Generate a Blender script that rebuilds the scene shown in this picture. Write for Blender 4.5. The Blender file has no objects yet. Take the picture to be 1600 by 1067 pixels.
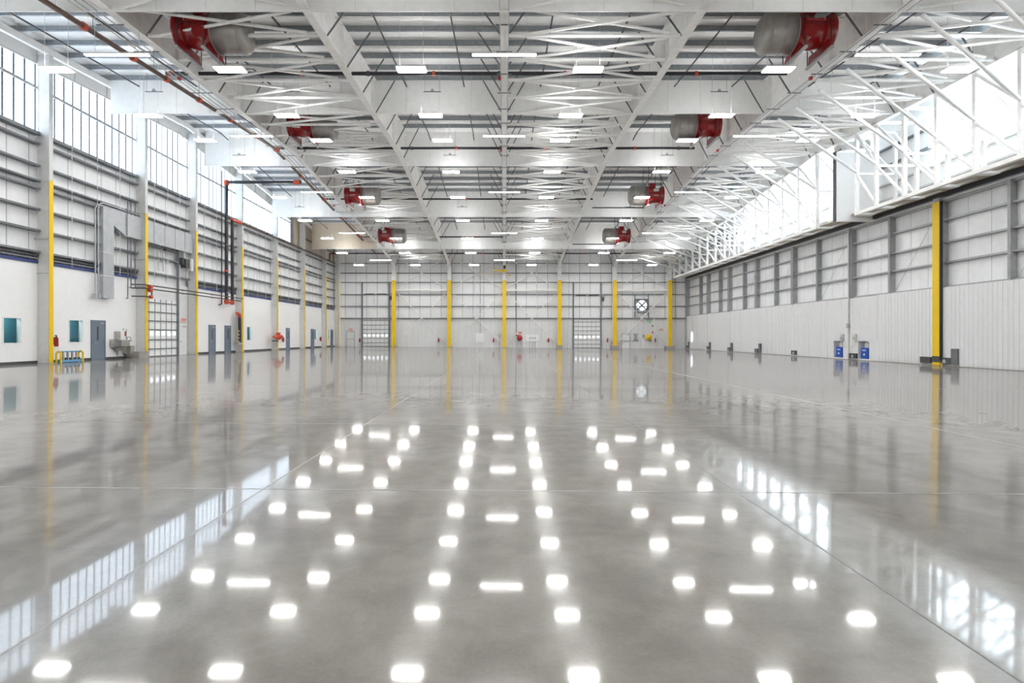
import bpy, math, random
from mathutils import Vector, Matrix
random.seed(7)
S = bpy.context.scene
COL = S.collection
PI = math.pi

# ------------------------------------------------------------------ camera, world, exposure
CAMZ, FPX, VX, VY = 1.52, 870.0, 788.0, 526.0       # eye height, focal length (px of a 1600 px frame), vanishing point
cam_d = bpy.data.cameras.new('camera')
cam_d.sensor_width = 36.0
cam_d.lens = FPX / 1600 * 36
cam_d.shift_x = (800 - VX) / 1600
cam_d.shift_y = (VY - 533.5) / 1600
cam_d.clip_end = 400
cam_d.clip_start = 0.05
cam = bpy.data.objects.new('camera', cam_d)
cam.location = (0, 0, CAMZ)
cam.rotation_euler = (PI / 2, 0, 0)
COL.objects.link(cam)
S.camera = cam

w = bpy.data.worlds.new('sky')
S.world = w
w.use_nodes = True
w.node_tree.nodes['Background'].inputs[0].default_value = (0.85, 0.92, 1.0, 1)
w.node_tree.nodes['Background'].inputs[1].default_value = 1.0
S.view_settings.view_transform = 'Standard'
S.view_settings.look = 'None'
S.view_settings.gamma = 1.0
S.view_settings.use_curve_mapping = False
S.view_settings.exposure = 3.05
S.cycles.max_bounces = 10
S.cycles.diffuse_bounces = 6
S.cycles.glossy_bounces = 4
S.cycles.caustics_reflective = False
S.cycles.caustics_refractive = False
S.cycles.sample_clamp_indirect = 6.0
LAMP, ROOF_FILL, GLASS_L, GLASS_R = 8.6, 7.0, 0.55, 1.5             # emission of lamps, upward fill added for the roof, daylit panels

# ------------------------------------------------------------------ building dimensions
def fz(x): return -0.0068 * x                        # the slab falls gently towards the hangar doors
def zr(y): return 17.5 - 0.075 * (41 - y) if y < 41 else 17.5 - 0.09 * (y - 41)      # underside of the roof insulation
ZB = [(-8, 12.9), (22, 14.2), (41, 14.9), (59, 13.5), (70, 12.55), (74.5, 12.0), (76.6, 11.6), (77.3, 11.3)]
def zb(y):                                           # bottom flange of the roof girders
    for (a, za), (b, zb_) in zip(ZB, ZB[1:]):
        if y <= b: return za + (zb_ - za) * (y - a) / (b - a)
    return ZB[-1][1]
XL, XR, YB, YF = -23.8, 26.0, 78.4, -6.0
FR = {k: 0.0 + 7.68 * k for k in range(-2, 4)}       # girder lines
COLY = [28.5, 36.1, 42.0, 49.4, 57.0, 64.8, 72.5]    # columns on the office wall
CURT = [(21.5, 14.1), (32.7, 14.64), (43.0, 14.72), (55.5, 13.47), (66.9, 12.07)]
ORD = ['first', 'second', 'third', 'fourth', 'fifth', 'sixth', 'seventh', 'eighth', 'ninth', 'tenth', 'eleventh', 'twelfth']

# ------------------------------------------------------------------ materials
def mat(name, col, rough=0.5, metal=0.0, var=0.06, scale=3.0, bump=0.0, bscale=40.0, spec=0.5, coat=0.0):
    m = bpy.data.materials.new(name); m.use_nodes = True
    nt = m.node_tree; N, L = nt.nodes, nt.links
    p = N['Principled BSDF']
    p.inputs['Roughness'].default_value = rough
    p.inputs['Metallic'].default_value = metal
    p.inputs['Specular IOR Level'].default_value = spec
    p.inputs['Coat Weight'].default_value = coat
    tc = N.new('ShaderNodeTexCoord')
    nz = N.new('ShaderNodeTexNoise'); nz.inputs['Scale'].default_value = scale; nz.inputs['Detail'].default_value = 5
    L.new(tc.outputs['Object'], nz.inputs['Vector'])
    rp = N.new('ShaderNodeValToRGB')
    rp.color_ramp.elements[0].position = 0.3; rp.color_ramp.elements[1].position = 0.7
    rp.color_ramp.elements[0].color = [c * (1 - var) for c in col] + [1]
    rp.color_ramp.elements[1].color = [min(1, c * (1 + var)) for c in col] + [1]
    L.new(nz.outputs['Fac'], rp.inputs['Fac']); L.new(rp.outputs['Color'], p.inputs['Base Color'])
    if bump:
        n2 = N.new('ShaderNodeTexNoise'); n2.inputs['Scale'].default_value = bscale
        L.new(tc.outputs['Object'], n2.inputs['Vector'])
        b = N.new('ShaderNodeBump'); b.inputs['Strength'].default_value = bump; b.inputs['Distance'].default_value = 0.02
        L.new(n2.outputs['Fac'], b.inputs['Height']); L.new(b.outputs['Normal'], p.inputs['Normal'])
    return m

def emit(name, col, strength, streak=0.0):
    m = bpy.data.materials.new(name); m.use_nodes = True
    nt = m.node_tree; N, L = nt.nodes, nt.links
    N.remove(N['Principled BSDF'])
    e = N.new('ShaderNodeEmission'); e.inputs[0].default_value = (*col, 1); e.inputs[1].default_value = strength
    L.new(e.outputs[0], N['Material Output'].inputs[0])
    if streak:                                       # fluted polycarbonate: fine vertical grain
        tc = N.new('ShaderNodeTexCoord'); mp = N.new('ShaderNodeMapping'); mp.inputs['Scale'].default_value = (9, 9, 0.3)
        nz = N.new('ShaderNodeTexNoise'); nz.inputs['Scale'].default_value = 1.5
        mr = N.new('ShaderNodeMapRange')
        mr.inputs['To Min'].default_value = strength * (1 - streak); mr.inputs['To Max'].default_value = strength * (1 + streak)
        L.new(tc.outputs['Object'], mp.inputs[0]); L.new(mp.outputs[0], nz.inputs['Vector'])
        L.new(nz.outputs['Fac'], mr.inputs['Value']); L.new(mr.outputs[0], e.inputs[1])
    return m

def glass_mat(name, tint):
    m = bpy.data.materials.new(name); m.use_nodes = True
    nt = m.node_tree; N, L = nt.nodes, nt.links
    N.remove(N['Principled BSDF'])
    t = N.new('ShaderNodeBsdfTransparent'); t.inputs[0].default_value = (*tint, 1)
    g = N.new('ShaderNodeBsdfGlossy'); g.inputs['Roughness'].default_value = 0.02
    fr = N.new('ShaderNodeFresnel'); fr.inputs[0].default_value = 1.5
    mx = N.new('ShaderNodeMixShader')
    L.new(fr.outputs[0], mx.inputs[0]); L.new(t.outputs[0], mx.inputs[1]); L.new(g.outputs[0], mx.inputs[2])
    L.new(mx.outputs[0], N['Material Output'].inputs[0])
    return m

def floor_mat():
    m = bpy.data.materials.new('polished_concrete'); m.use_nodes = True
    nt = m.node_tree; N, L = nt.nodes, nt.links
    p = N['Principled BSDF']
    tc = N.new('ShaderNodeTexCoord')
    def noise(scale, detail, rough=0.55, dist=0.0):
        n = N.new('ShaderNodeTexNoise'); n.inputs['Scale'].default_value = scale; n.inputs['Detail'].default_value = detail
        n.inputs['Roughness'].default_value = rough; n.inputs['Distortion'].default_value = dist
        L.new(tc.outputs['Object'], n.inputs['Vector']); return n
    big, mid, fine = noise(0.22, 6, 0.6, 0.8), noise(2.2, 4, 0.6, 0.3), noise(45, 3)
    r1 = N.new('ShaderNodeValToRGB')
    r1.color_ramp.elements[0].position = 0.36; r1.color_ramp.elements[1].position = 0.64
    r1.color_ramp.elements[0].color = (0.285, 0.266, 0.241, 1); r1.color_ramp.elements[1].color = (0.36, 0.34, 0.311, 1)
    L.new(mid.outputs['Fac'], r1.inputs['Fac'])
    r2 = N.new('ShaderNodeValToRGB')
    r2.color_ramp.elements[0].position = 0.35; r2.color_ramp.elements[1].position = 0.65
    r2.color_ramp.elements[0].color = (0.84, 0.84, 0.85, 1); r2.color_ramp.elements[1].color = (1.1, 1.1, 1.1, 1)
    L.new(big.outputs['Fac'], r2.inputs['Fac'])
    mx = N.new('ShaderNodeMix'); mx.data_type = 'RGBA'; mx.blend_type = 'MULTIPLY'; mx.inputs[0].default_value = 1
    L.new(r1.outputs[0], mx.inputs[6]); L.new(r2.outputs[0], mx.inputs[7])
    r3 = N.new('ShaderNodeValToRGB')
    r3.color_ramp.elements[0].position = 0.3; r3.color_ramp.elements[1].position = 0.7
    r3.color_ramp.elements[0].color = (0.95, 0.95, 0.95, 1); r3.color_ramp.elements[1].color = (1.045, 1.045, 1.045, 1)
    L.new(fine.outputs['Fac'], r3.inputs['Fac'])
    m2 = N.new('ShaderNodeMix'); m2.data_type = 'RGBA'; m2.blend_type = 'MULTIPLY'; m2.inputs[0].default_value = 1
    L.new(mx.outputs[2], m2.inputs[6]); L.new(r3.outputs[0], m2.inputs[7])
    N.remove(p)
    wav = noise(0.5, 1)
    b = N.new('ShaderNodeBump'); b.inputs['Strength'].default_value = 0.012; b.inputs['Distance'].default_value = 0.02
    L.new(wav.outputs['Fac'], b.inputs['Height'])
    df = N.new('ShaderNodeBsdfDiffuse'); L.new(m2.outputs[2], df.inputs['Color'])
    g1 = N.new('ShaderNodeBsdfGlossy'); g2 = N.new('ShaderNodeBsdfGlossy'); g2.inputs['Roughness'].default_value = 0.16
    mr = N.new('ShaderNodeMapRange'); mr.inputs['From Min'].default_value = 0.35; mr.inputs['From Max'].default_value = 0.65
    mr.inputs['To Min'].default_value = 0.035; mr.inputs['To Max'].default_value = 0.07
    L.new(big.outputs['Fac'], mr.inputs['Value']); L.new(mr.outputs[0], g1.inputs['Roughness'])
    fr = N.new('ShaderNodeFresnel'); fr.inputs[0].default_value = 1.9
    for n_ in (g1, g2): L.new(b.outputs[0], n_.inputs['Normal'])
    sp = N.new('ShaderNodeMixShader'); sp.inputs[0].default_value = 0.28      # sealer gloss plus a softer haze
    L.new(g1.outputs[0], sp.inputs[1]); L.new(g2.outputs[0], sp.inputs[2])
    hz = N.new('ShaderNodeBsdfDiffuse'); hz.inputs['Color'].default_value = (0.8, 0.8, 0.8, 1)
    s2 = N.new('ShaderNodeMixShader'); s2.inputs[0].default_value = 0.04
    L.new(sp.outputs[0], s2.inputs[1]); L.new(hz.outputs[0], s2.inputs[2]); sp = s2
    out = N.new('ShaderNodeMixShader')
    L.new(fr.outputs[0], out.inputs[0]); L.new(df.outputs[0], out.inputs[1]); L.new(sp.outputs[0], out.inputs[2])
    L.new(out.outputs[0], N['Material Output'].inputs[0])
    return m

M = dict(
    white=mat('white_steel_paint', (0.86, 0.855, 0.84), 0.45),
    vinyl=mat('white_vinyl_insulation', (0.87, 0.87, 0.865), 0.55, var=0.03, bump=0.25, bscale=1.5),
    curtain=mat('white_vinyl_curtain', (0.86, 0.86, 0.845), 0.5, var=0.03, bump=0.3, bscale=1.0),
    wall=mat('white_wall_paint', (0.90, 0.90, 0.90), 0.5, var=0.015),
    liner=mat('pale_grey_liner_steel', (0.79, 0.795, 0.80), 0.42, var=0.02),
    galv=mat('galvanised_purlin', (0.33, 0.355, 0.38), 0.45, metal=0.35, var=0.12, scale=6),
    mull=mat('blue_grey_mullion', (0.10, 0.14, 0.20), 0.5),
    girt=mat('grey_primer_girt', (0.185, 0.20, 0.215), 0.5, var=0.1),
    grey=mat('grey_steel', (0.42, 0.43, 0.44), 0.45, metal=0.2, var=0.1),
    column=mat('pale_grey_column_paint', (0.66, 0.655, 0.64), 0.45, var=0.05),
    dark=mat('dark_steel', (0.06, 0.062, 0.068), 0.5, var=0.15),
    brace=mat('dark_grey_brace', (0.15, 0.155, 0.165), 0.5, var=0.1),
    yellow=mat('safety_yellow_paint', (0.88, 0.58, 0.0), 0.4, var=0.03),
    black=mat('black_pipe_paint', (0.025, 0.025, 0.03), 0.4, var=0.2),
    brown=mat('brown_primed_pipe', (0.12, 0.065, 0.045), 0.45, var=0.25),
    orange=mat('red_orange_coupling', (0.62, 0.09, 0.04), 0.4, var=0.1),
    red=mat('glossy_red_paint', (0.27, 0.007, 0.009), 0.22, var=0.12, scale=1.2, coat=0.4),
    taupe=mat('grey_taupe_sheet_steel', (0.34, 0.32, 0.30), 0.35, metal=0.3, var=0.1),
    beige=mat('beige_sheet_steel', (0.55, 0.49, 0.40), 0.5, var=0.06),
    sill=mat('tan_sill_steel', (0.20, 0.17, 0.135), 0.7, var=0.15),
    wvinyl=mat('white_vinyl_wall_insulation', (0.87, 0.88, 0.89), 0.55, var=0.03, bump=0.25, bscale=1.5),
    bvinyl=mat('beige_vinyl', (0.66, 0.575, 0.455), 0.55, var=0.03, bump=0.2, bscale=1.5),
    seam=mat('grey_seam_backing', (0.34, 0.35, 0.37), 0.6),
    fanlite=emit('daylit_louvre', (0.85, 0.93, 1.0), 0.3),
    base=mat('dark_grey_rubber_base', (0.055, 0.057, 0.062), 0.5, var=0.1),
    teal=mat('teal_office_wall', (0.095, 0.34, 0.41), 0.5, var=0.05, scale=1.0),
    door=mat('blue_grey_door_paint', (0.16, 0.20, 0.26), 0.4, var=0.04),
    blue=mat('blue_cabinet_paint', (0.01, 0.09, 0.46), 0.35, var=0.06),
    sky_blue=mat('light_blue_paint', (0.10, 0.33, 0.60), 0.4),
    steel=mat('brushed_stainless', (0.48, 0.46, 0.43), 0.3, metal=0.7, var=0.08),
    duct=mat('galvanised_duct', (0.46, 0.48, 0.50), 0.42, metal=0.35, var=0.08, scale=3),
    conc=mat('concrete_pier', (0.42, 0.40, 0.37), 0.8, bump=0.3),
    joint=mat('pale_joint_filler', (0.37, 0.355, 0.335), 0.35, var=0.08),
    joint_d=mat('dark_joint_filler', (0.17, 0.16, 0.15), 0.4, var=0.1),
    brass=mat('brass_valve', (0.65, 0.50, 0.24), 0.35, metal=0.6),
    pink=mat('pink_sign_face', (0.85, 0.55, 0.52), 0.4),
    sign_red=mat('red_sign_letters', (0.65, 0.03, 0.02), 0.4),
    green=mat('pale_green_sign', (0.48, 0.70, 0.52), 0.5),
    band=mat('navy_blue_flashing', (0.035, 0.055, 0.20), 0.4),
    ext_red=mat('extinguisher_red', (0.45, 0.02, 0.03), 0.3),
    lamp=emit('lamp_diffuser_glow', (1.0, 0.985, 0.965), LAMP),
    roof_fill=emit('added_roof_fill_glow', (0.97, 0.985, 1.0), ROOF_FILL),
    glow_l=emit('daylit_panel_left', (0.74, 0.87, 1.0), GLASS_L, 0.12),
    glow_r=emit('daylit_panel_right', (0.78, 0.90, 1.0), GLASS_R, 0.1),
    lite=emit('daylit_door_lite', (0.9, 0.95, 1.0), 0.35),
    olamp=emit('office_lamp_glow', (1, 1, 1), 1.4),
    glass=glass_mat('clear_glass', (0.85, 0.95, 0.95)),
    floor=floor_mat(),
)

# ------------------------------------------------------------------ mesh helpers
BASE = {}
class MB:
    def __init__(s): s.v, s.f, s.sm = [], [], []
    def add(s, vs, fs, smooth=False):
        n = len(s.v); s.v += [tuple(v) for v in vs]; s.f += [tuple(i + n for i in f) for f in fs]; s.sm += [smooth] * len(fs); return s
    def box(s, x0, x1, y0, y1, z0, z1):
        vs = [(x, y, z) for z in (z0, z1) for y in (y0, y1) for x in (x0, x1)]
        return s.add(vs, [(0, 2, 3, 1), (4, 5, 7, 6), (0, 1, 5, 4), (2, 6, 7, 3), (0, 4, 6, 2), (1, 3, 7, 5)])
    def bar(s, p, q, r, n=8, r2=None):               # round bar or cone between two points
        p, q = Vector(p), Vector(q); d = (q - p).normalized()
        a = d.orthogonal().normalized(); b = d.cross(a); r2 = r if r2 is None else r2
        vs = [p + (a * math.cos(t) + b * math.sin(t)) * r for t in [2 * PI * i / n for i in range(n)]]
        vs += [q + (a * math.cos(t) + b * math.sin(t)) * r2 for t in [2 * PI * i / n for i in range(n)]]
        s.add(vs, [(i, (i + 1) % n, n + (i + 1) % n, n + i) for i in range(n)], True)
        return s.add([], []) if False else s.add(vs, [tuple(range(n - 1, -1, -1)), tuple(range(n, 2 * n))])
    def rbar(s, p, q, w_, h_, up=(0, 0, 1)):         # rectangular bar between two points
        p, q = Vector(p), Vector(q); d = (q - p).normalized(); u = Vector(up)
        if abs(d.dot(u)) > 0.98: u = Vector((0, 1, 0))
        a = d.cross(u).normalized(); b = a.cross(d)
        vs = [c + a * i * w_ / 2 + b * j * h_ / 2 for c in (p, q) for j in (-1, 1) for i in (-1, 1)]
        return s.add(vs, [(0, 2, 3, 1), (4, 5, 7, 6), (0, 1, 5, 4), (2, 6, 7, 3), (0, 4, 6, 2), (1, 3, 7, 5)])
    def prism(s, poly, ax, a0, a1):                  # polygon in the plane across axis ax, extruded a0..a1
        def P(u, v_, a): return {'x': (a, u, v_), 'y': (u, a, v_), 'z': (u, v_, a)}[ax]
        n = len(poly)
        vs = [P(u, v_, a0) for u, v_ in poly] + [P(u, v_, a1) for u, v_ in poly]
        return s.add(vs, [(i, (i + 1) % n, n + (i + 1) % n, n + i) for i in range(n)] + [tuple(range(n - 1, -1, -1)), tuple(range(n, 2 * n))])
    def strip(s, prof, ax, a0, a1):                  # open profile extruded
        def P(u, v_, a): return {'x': (a, u, v_), 'y': (u, a, v_), 'z': (u, v_, a)}[ax]
        n = len(prof)
        vs = [P(u, v_, a0) for u, v_ in prof] + [P(u, v_, a1) for u, v_ in prof]
        return s.add(vs, [(i, i + 1, n + i + 1, n + i) for i in range(n - 1)])
    def lathe(s, o, ax, prof, n=24, smooth=True):    # profile (t, r) along direction ax
        o, d = Vector(o), Vector(ax).normalized(); a = d.orthogonal().normalized(); b = d.cross(a)
        vs = [o + d * t + (a * math.cos(2 * PI * i / n) + b * math.sin(2 * PI * i / n)) * r for t, r in prof for i in range(n)]
        fs = [(k * n + i, k * n + (i + 1) % n, (k + 1) * n + (i + 1) % n, (k + 1) * n + i) for k in range(len(prof) - 1) for i in range(n)]
        return s.add(vs, fs, smooth)
    def tube(s, pts, r, n=8):
        for p, q in zip(pts, pts[1:]): s.bar(p, q, r, n)
        return s
    def mesh(s, name, m, base=(0, 0, 0)):
        me = bpy.data.meshes.new(name)
        me.from_pydata([(x - base[0], y - base[1], z - base[2]) for x, y, z in s.v], [], s.f)
        me.polygons.foreach_set('use_smooth', s.sm)
        me.materials.append(m); me.update()
        return me
    def build(s, name, m, parent=None, base=None):
        if base is None:
            if parent is not None: base = BASE[parent.name]
            else:
                xs, ys, zs = zip(*s.v); base = ((min(xs) + max(xs)) / 2, (min(ys) + max(ys)) / 2, min(zs))
        o = bpy.data.objects.new(name, s.mesh(name, m, base)); COL.objects.link(o)
        if parent is not None: o.parent = parent
        else: o.location = base
        BASE[o.name] = base
        return o

def tag(o, label=None, cat=None, group=None, kind=None):
    if label: o['label'] = label
    if cat: o['category'] = cat
    if group: o['group'] = group
    if kind: o['kind'] = kind
    return o
def thing(name, loc, label, cat, group=None, kind=None):
    o = bpy.data.objects.new(name, None); COL.objects.link(o)
    o.location = loc; o.empty_display_size = 0.2; BASE[o.name] = tuple(loc)
    return tag(o, label, cat, group, kind)
def struct(name, loc, label):
    o = bpy.data.objects.new(name, None); COL.objects.link(o); o.location = loc; BASE[o.name] = tuple(loc)
    o['kind'] = 'structure'; o['label'] = label
    return o
def inst(name, me, parent, loc, rotz=0.0):           # another object on shared mesh data, loc in world space
    o = bpy.data.objects.new(name, me); COL.objects.link(o)
    b = BASE[parent.name]; o.parent = parent
    o.location = (loc[0] - b[0], loc[1] - b[1], loc[2] - b[2]); o.rotation_euler = (0, 0, rotz)
    return o
def copy_tree(o, loc, label, group=None):            # copy of a thing with its parts and sub-parts
    c = o.copy(); COL.objects.link(c); c.location = loc; c['label'] = label
    if group: c['group'] = group
    for ch in o.children:
        k = ch.copy(); COL.objects.link(k); k.parent = c
        for g in ch.children:
            q = g.copy(); COL.objects.link(q); q.parent = k
    return c
def B(): return MB()

# ------------------------------------------------------------------ floor
fl = B()
nx = [(-24.6, 26.8)]
fl.prism([(-24.6, fz(-24.6)), (26.8, fz(26.8)), (26.8, fz(26.8) - 0.3), (-24.6, fz(-24.6) - 0.3)], 'y', YF - 0.3, YB + 0.4)
floor = fl.build('floor', M['floor'], base=(0, 0, 0)); tag(floor, 'polished grey concrete hangar floor mirroring walls and lamps', None, kind='structure')
def jstrip_y(x, wd, m, y0=YF, y1=YB - 0.6):
    B().prism([(x - wd / 2, fz(x - wd / 2) - 0.01), (x + wd / 2, fz(x + wd / 2) - 0.01), (x + wd / 2, fz(x + wd / 2) + 0.0012), (x - wd / 2, fz(x - wd / 2) + 0.0012)], 'y', y0, y1).build('joint_strip', m, floor)
def jstrip_x(y, wd, m, x0=-23.0, x1=25.0):
    B().prism([(x0, fz(x0) - 0.01), (x1, fz(x1) - 0.01), (x1, fz(x1) + 0.0014), (x0, fz(x0) + 0.0014)], 'y', y - wd / 2, y + wd / 2).build('joint_strip', m, floor)
jstrip_y(-2.38, 0.014, M['joint']); jstrip_y(2.3, 0.012, M['joint_d']); jstrip_y(7.35, 0.05, M['joint'])
jstrip_x(5.5, 0.018, M['joint']); jstrip_x(9.6, 0.015, M['joint']); jstrip_x(17.2, 0.03, M['joint']); jstrip_x(30, 0.04, M['joint']); jstrip_x(52, 0.08, M['joint'])

# ------------------------------------------------------------------ ceiling: insulation and purlins
ce = B()
for y0, y1 in ((YF - 0.3, 41), (41, YB + 0.4)):
    ce.prism([(y0, zr(y0)), (y1, zr(y1)), (y1, zr(y1) + 0.2), (y0, zr(y0) + 0.2)], 'x', -24.6, 26.8)
ceiling = ce.build('ceiling', M['vinyl'], base=(0, 0, 0)); tag(ceiling, 'white insulated gable roof underside between galvanised purlins', kind='structure')
pm = B()
pm.box(-24.0, 26.2, -0.006, 0.006, -0.29, 0.0); pm.box(-24.0, 26.2, -0.09, 0.0, -0.296, -0.284); pm.box(-24.0, 26.2, 0.0, 0.09, -0.012, 0.0)
pme = pm.mesh('purlin', M['galv'])
y = 17.7
PURL = []
while y < YB - 0.3:
    inst('purlin', pme, ceiling, (0, y, zr(y) - 0.002)); PURL.append(y); y += 1.5

for k in (-1, 1):                                    # white struts between girders in the bays without plan bracing
    for i, yq in enumerate(PURL):
        if i % 2 == 1 and yq < 76 and all(abs(yq - c[0]) > 0.3 for c in CURT):
            B().box(FR[k] + 0.02, FR[k + 1] - 0.02, yq - 0.06, yq + 0.06, zr(yq) - 0.45, zr(yq) - 0.32).build('strut', M['white'], ceiling)

# ------------------------------------------------------------------ wall builder with holes (along Y at fixed X, or along X at fixed Y)
def holed(mb, ax, c0, c1, a0, a1, z0, z1, holes):
    cuts = sorted({a0, a1} | {h[0] for h in holes} | {h[1] for h in holes})
    for p, q in zip(cuts, cuts[1:]):
        hs = [h for h in holes if h[0] <= p + 1e-6 and h[1] >= q - 1e-6]
        spans = [(z0, z1)] if not hs else [(z0, hs[0][2]), (hs[0][3], z1)]
        for s0, s1 in spans:
            if s1 - s0 < 1e-4: continue
            if ax == 'y': mb.box(c0, c1, p, q, s0, s1)
            else: mb.box(p, q, c0, c1, s0, s1)
    return mb

# ---- left (office) wall
OWIN = [(26.45, 27.4), (30.45, 31.4), (51.5, 52.45), (69.75, 70.9), (75.2, 76.1)]     # office windows, Y spans
WZ = (1.22, 2.42)
ODOORS = [(32.1, 33.1), (44.85, 45.75), (47.4, 48.3), (60.7, 61.6), (68.5, 69.5), (76.3, 77.2)]
wl = struct('wall_left', (XL, 36, fz(XL)), 'left hangar wall with white office lining below and girts above')
holed(B(), 'y', -24.0, XL, YF, 36.3, 0.0, 5.25, [(a - 0.055, b + 0.055, WZ[0] - 0.055, WZ[1] + 0.055) for a, b in OWIN[:2]]).build('office_lining', M['wall'], wl)
holed(B(), 'y', -24.0, XL, 42.0, YB, 0.0, 5.25, [(a - 0.055, b + 0.055, WZ[0] - 0.055, WZ[1] + 0.055) for a, b in OWIN[2:]]).build('office_lining', M['wall'], wl)
B().box(-24.0, XL - 0.02, 36.3, 42.0, 0.0, 5.25).build('liner_backing', M['liner'], wl)
holed(B(), 'y', -25.0, -24.01, YF, YB, 0.0, 5.25, [(a - 0.55, b + 1.25, 0.5, 2.8) for a, b in OWIN]).build('outer_shell', M['dark'], wl)
# insulation strips between girts
def strip_panel(name, mb_prof, z0, z1, m): pass
def vbulge_y(x, y0, y1, z0, z1a, z1b, depth=0.035):  # a vinyl strip on a wall facing +X, bulging a little
    ym = (y0 + y1) / 2; g = 0.02
    b = B()
    P = [(x, y0 + g), (x + depth * 0.8, y0 + 0.22 * (y1 - y0)), (x + depth, ym), (x + depth * 0.8, y0 + 0.78 * (y1 - y0)), (x, y1 - g)]
    zt = [z1a + (z1b - z1a) * (p[1] - y0) / (y1 - y0) for p in P]
    n = len(P)
    b.add([(p[0], p[1], z0) for p in P] + [(p[0], p[1], t) for p, t in zip(P, zt)], [(i + 1, i, n + i, n + i + 1) for i in range(n - 1)])
    return b
B().box(-24.15, -23.99, YF, YB, 5.25, 12.0).build('insulation_backing', M['seam'], wl)
y = 18.0
GL0, GL1 = 17.9, 62.4                                # glazed length of the left clerestory
while y < YB - 0.2:
    y1 = min(y + 1.26, YB)
    top = (11.9, 11.9) if y < GL1 - 0.3 else (zr(y), zr(y1))
    vbulge_y(-23.985, y, y1, 5.25, *top).build('insulation_strip', M['wvinyl'], wl)
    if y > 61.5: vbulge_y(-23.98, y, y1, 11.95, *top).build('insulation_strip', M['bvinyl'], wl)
    y = y1
up = B(); up.prism([(62.4, 11.9), (YB, 11.9), (YB, zr(YB)), (62.4, zr(62.4))], 'x', -24.15, -23.99); up.build('insulation_backing', M['seam'], wl)
B().prism([(YF, 11.9), (GL0, 11.9), (GL0, zr(GL0)), (YF, zr(YF))], 'x', -24.15, -23.99).build('insulation_backing', M['vinyl'], wl)
# rake panel above the glazing
for y0, y1 in ((YF, 41), (41, 62.4)):
    B().prism([(y0, zr(y0) - 1.02), (y1, zr(y1) - 1.02), (y1, zr(y1)), (y0, zr(y0))], 'x', -24.15, -23.95).build('rake_panel', M['beige'] if False else M['vinyl'], wl)
yy = 18.5
while yy < 62:
    B().box(-23.95, -23.91, yy, yy + 0.05, zr(yy) - 1.02, zr(yy)).build('rake_seam', M['column'], wl); yy += 2.5
for y0, y1 in ((YF, 41), (41, YB)):
    B().prism([(y0, zr(y0) - 0.64), (y1, zr(y1) - 0.64), (y1, zr(y1) - 0.305), (y0, zr(y0) - 0.305)], 'x', -23.42, -23.22).build('rake_beam', M['white'], wl)
# girts, bay by bay
GZ = [(11.85, 0.16), (11.35, 0.09), (10.22, 0.09), (9.45, 0.08), (9.08, 0.08), (8.0, 0.09), (6.92, 0.09), (5.82, 0.1)]
bays = list(zip([17.9] + COLY, COLY + [78.2]))
for (a, b) in bays:
    for z, h in GZ:
        B().box(-23.95, -23.62, a + 0.13, b - 0.13, z - h / 2, z + h / 2).build('girt', M['girt'], wl)
    if not (35 < a < 41):
        B().box(-23.86, -23.70, a + 0.14, b - 0.14, 5.60, 5.70).build('girt', M['dark'], wl)
        B().box(-23.86, -23.72, a + 0.14, b - 0.14, 5.46, 5.54).build('girt', M['girt'], wl)
        B().box(-23.97, -23.74, a + 0.14, b - 0.14, 5.25, 5.40).build('flashing', M['band'], wl)
    n = 3
    for i in range(1, n + 1):
        yq = a + (b - a) * i / (n + 1)
        B().bar((-23.6, yq, 5.3), (-23.6, yq, 11.9), 0.018, 6).build('sag_rod', M['white'], wl)
    if a >= 60: 
        for z in (13.2,): B().box(-23.95, -23.65, a + 0.13, b - 0.13, z - 0.05, z + 0.05).build('girt', M['girt'], wl)
# clerestory: translucent panels with thin mullions
w1 = struct('window_1', (-23.97, 40, 12), 'long translucent clerestory above the office wall')
y = GL0
while y < GL1 - 0.05:
    y1 = min(y + 0.62, GL1)
    mb = B(); mb.prism([(y + 0.012, 11.95), (y1 - 0.012, 11.95), (y1 - 0.012, zr(y1) - 1.02), (y + 0.012, zr(y) - 1.02)], 'x', -24.02, -23.98)
    mb.build('translucent_panel', M['glow_l'], w1)
    B().box(-24.0, -23.965, y1 - 0.05, y1 + 0.05, 11.95, zr(y1) - 1.02).build('mullion', M['mull'], w1)
    y = y1
B().box(-23.95, -23.84, GL0, GL1, 14.17, 14.30).build('transom', M['grey'], w1)
for y0, y1 in ((GL0, 41), (41, GL1)):
    B().prism([(y0, zr(y0) - 1.10), (y1, zr(y1) - 1.10), (y1, zr(y1) - 1.00), (y0, zr(y0) - 1.00)], 'x', -23.96, -23.88).build('head_rail', M['column'], w1)
# baseboard
for i, (a, b) in enumerate(((YF, 32.05), (33.15, 36.3), (42.0, 44.8), (45.8, 47.35), (48.35, 60.65), (61.65, 68.45), (69.55, 76.25), (77.25, YB))):
    o = B().box(XL - 0.01, XL + 0.02, a, b, 0.13, 0.30).build('baseboard_left', M['base']); tag(o, f'{ORD[i]} length of dark rubber base along the office wall', kind='structure')

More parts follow.
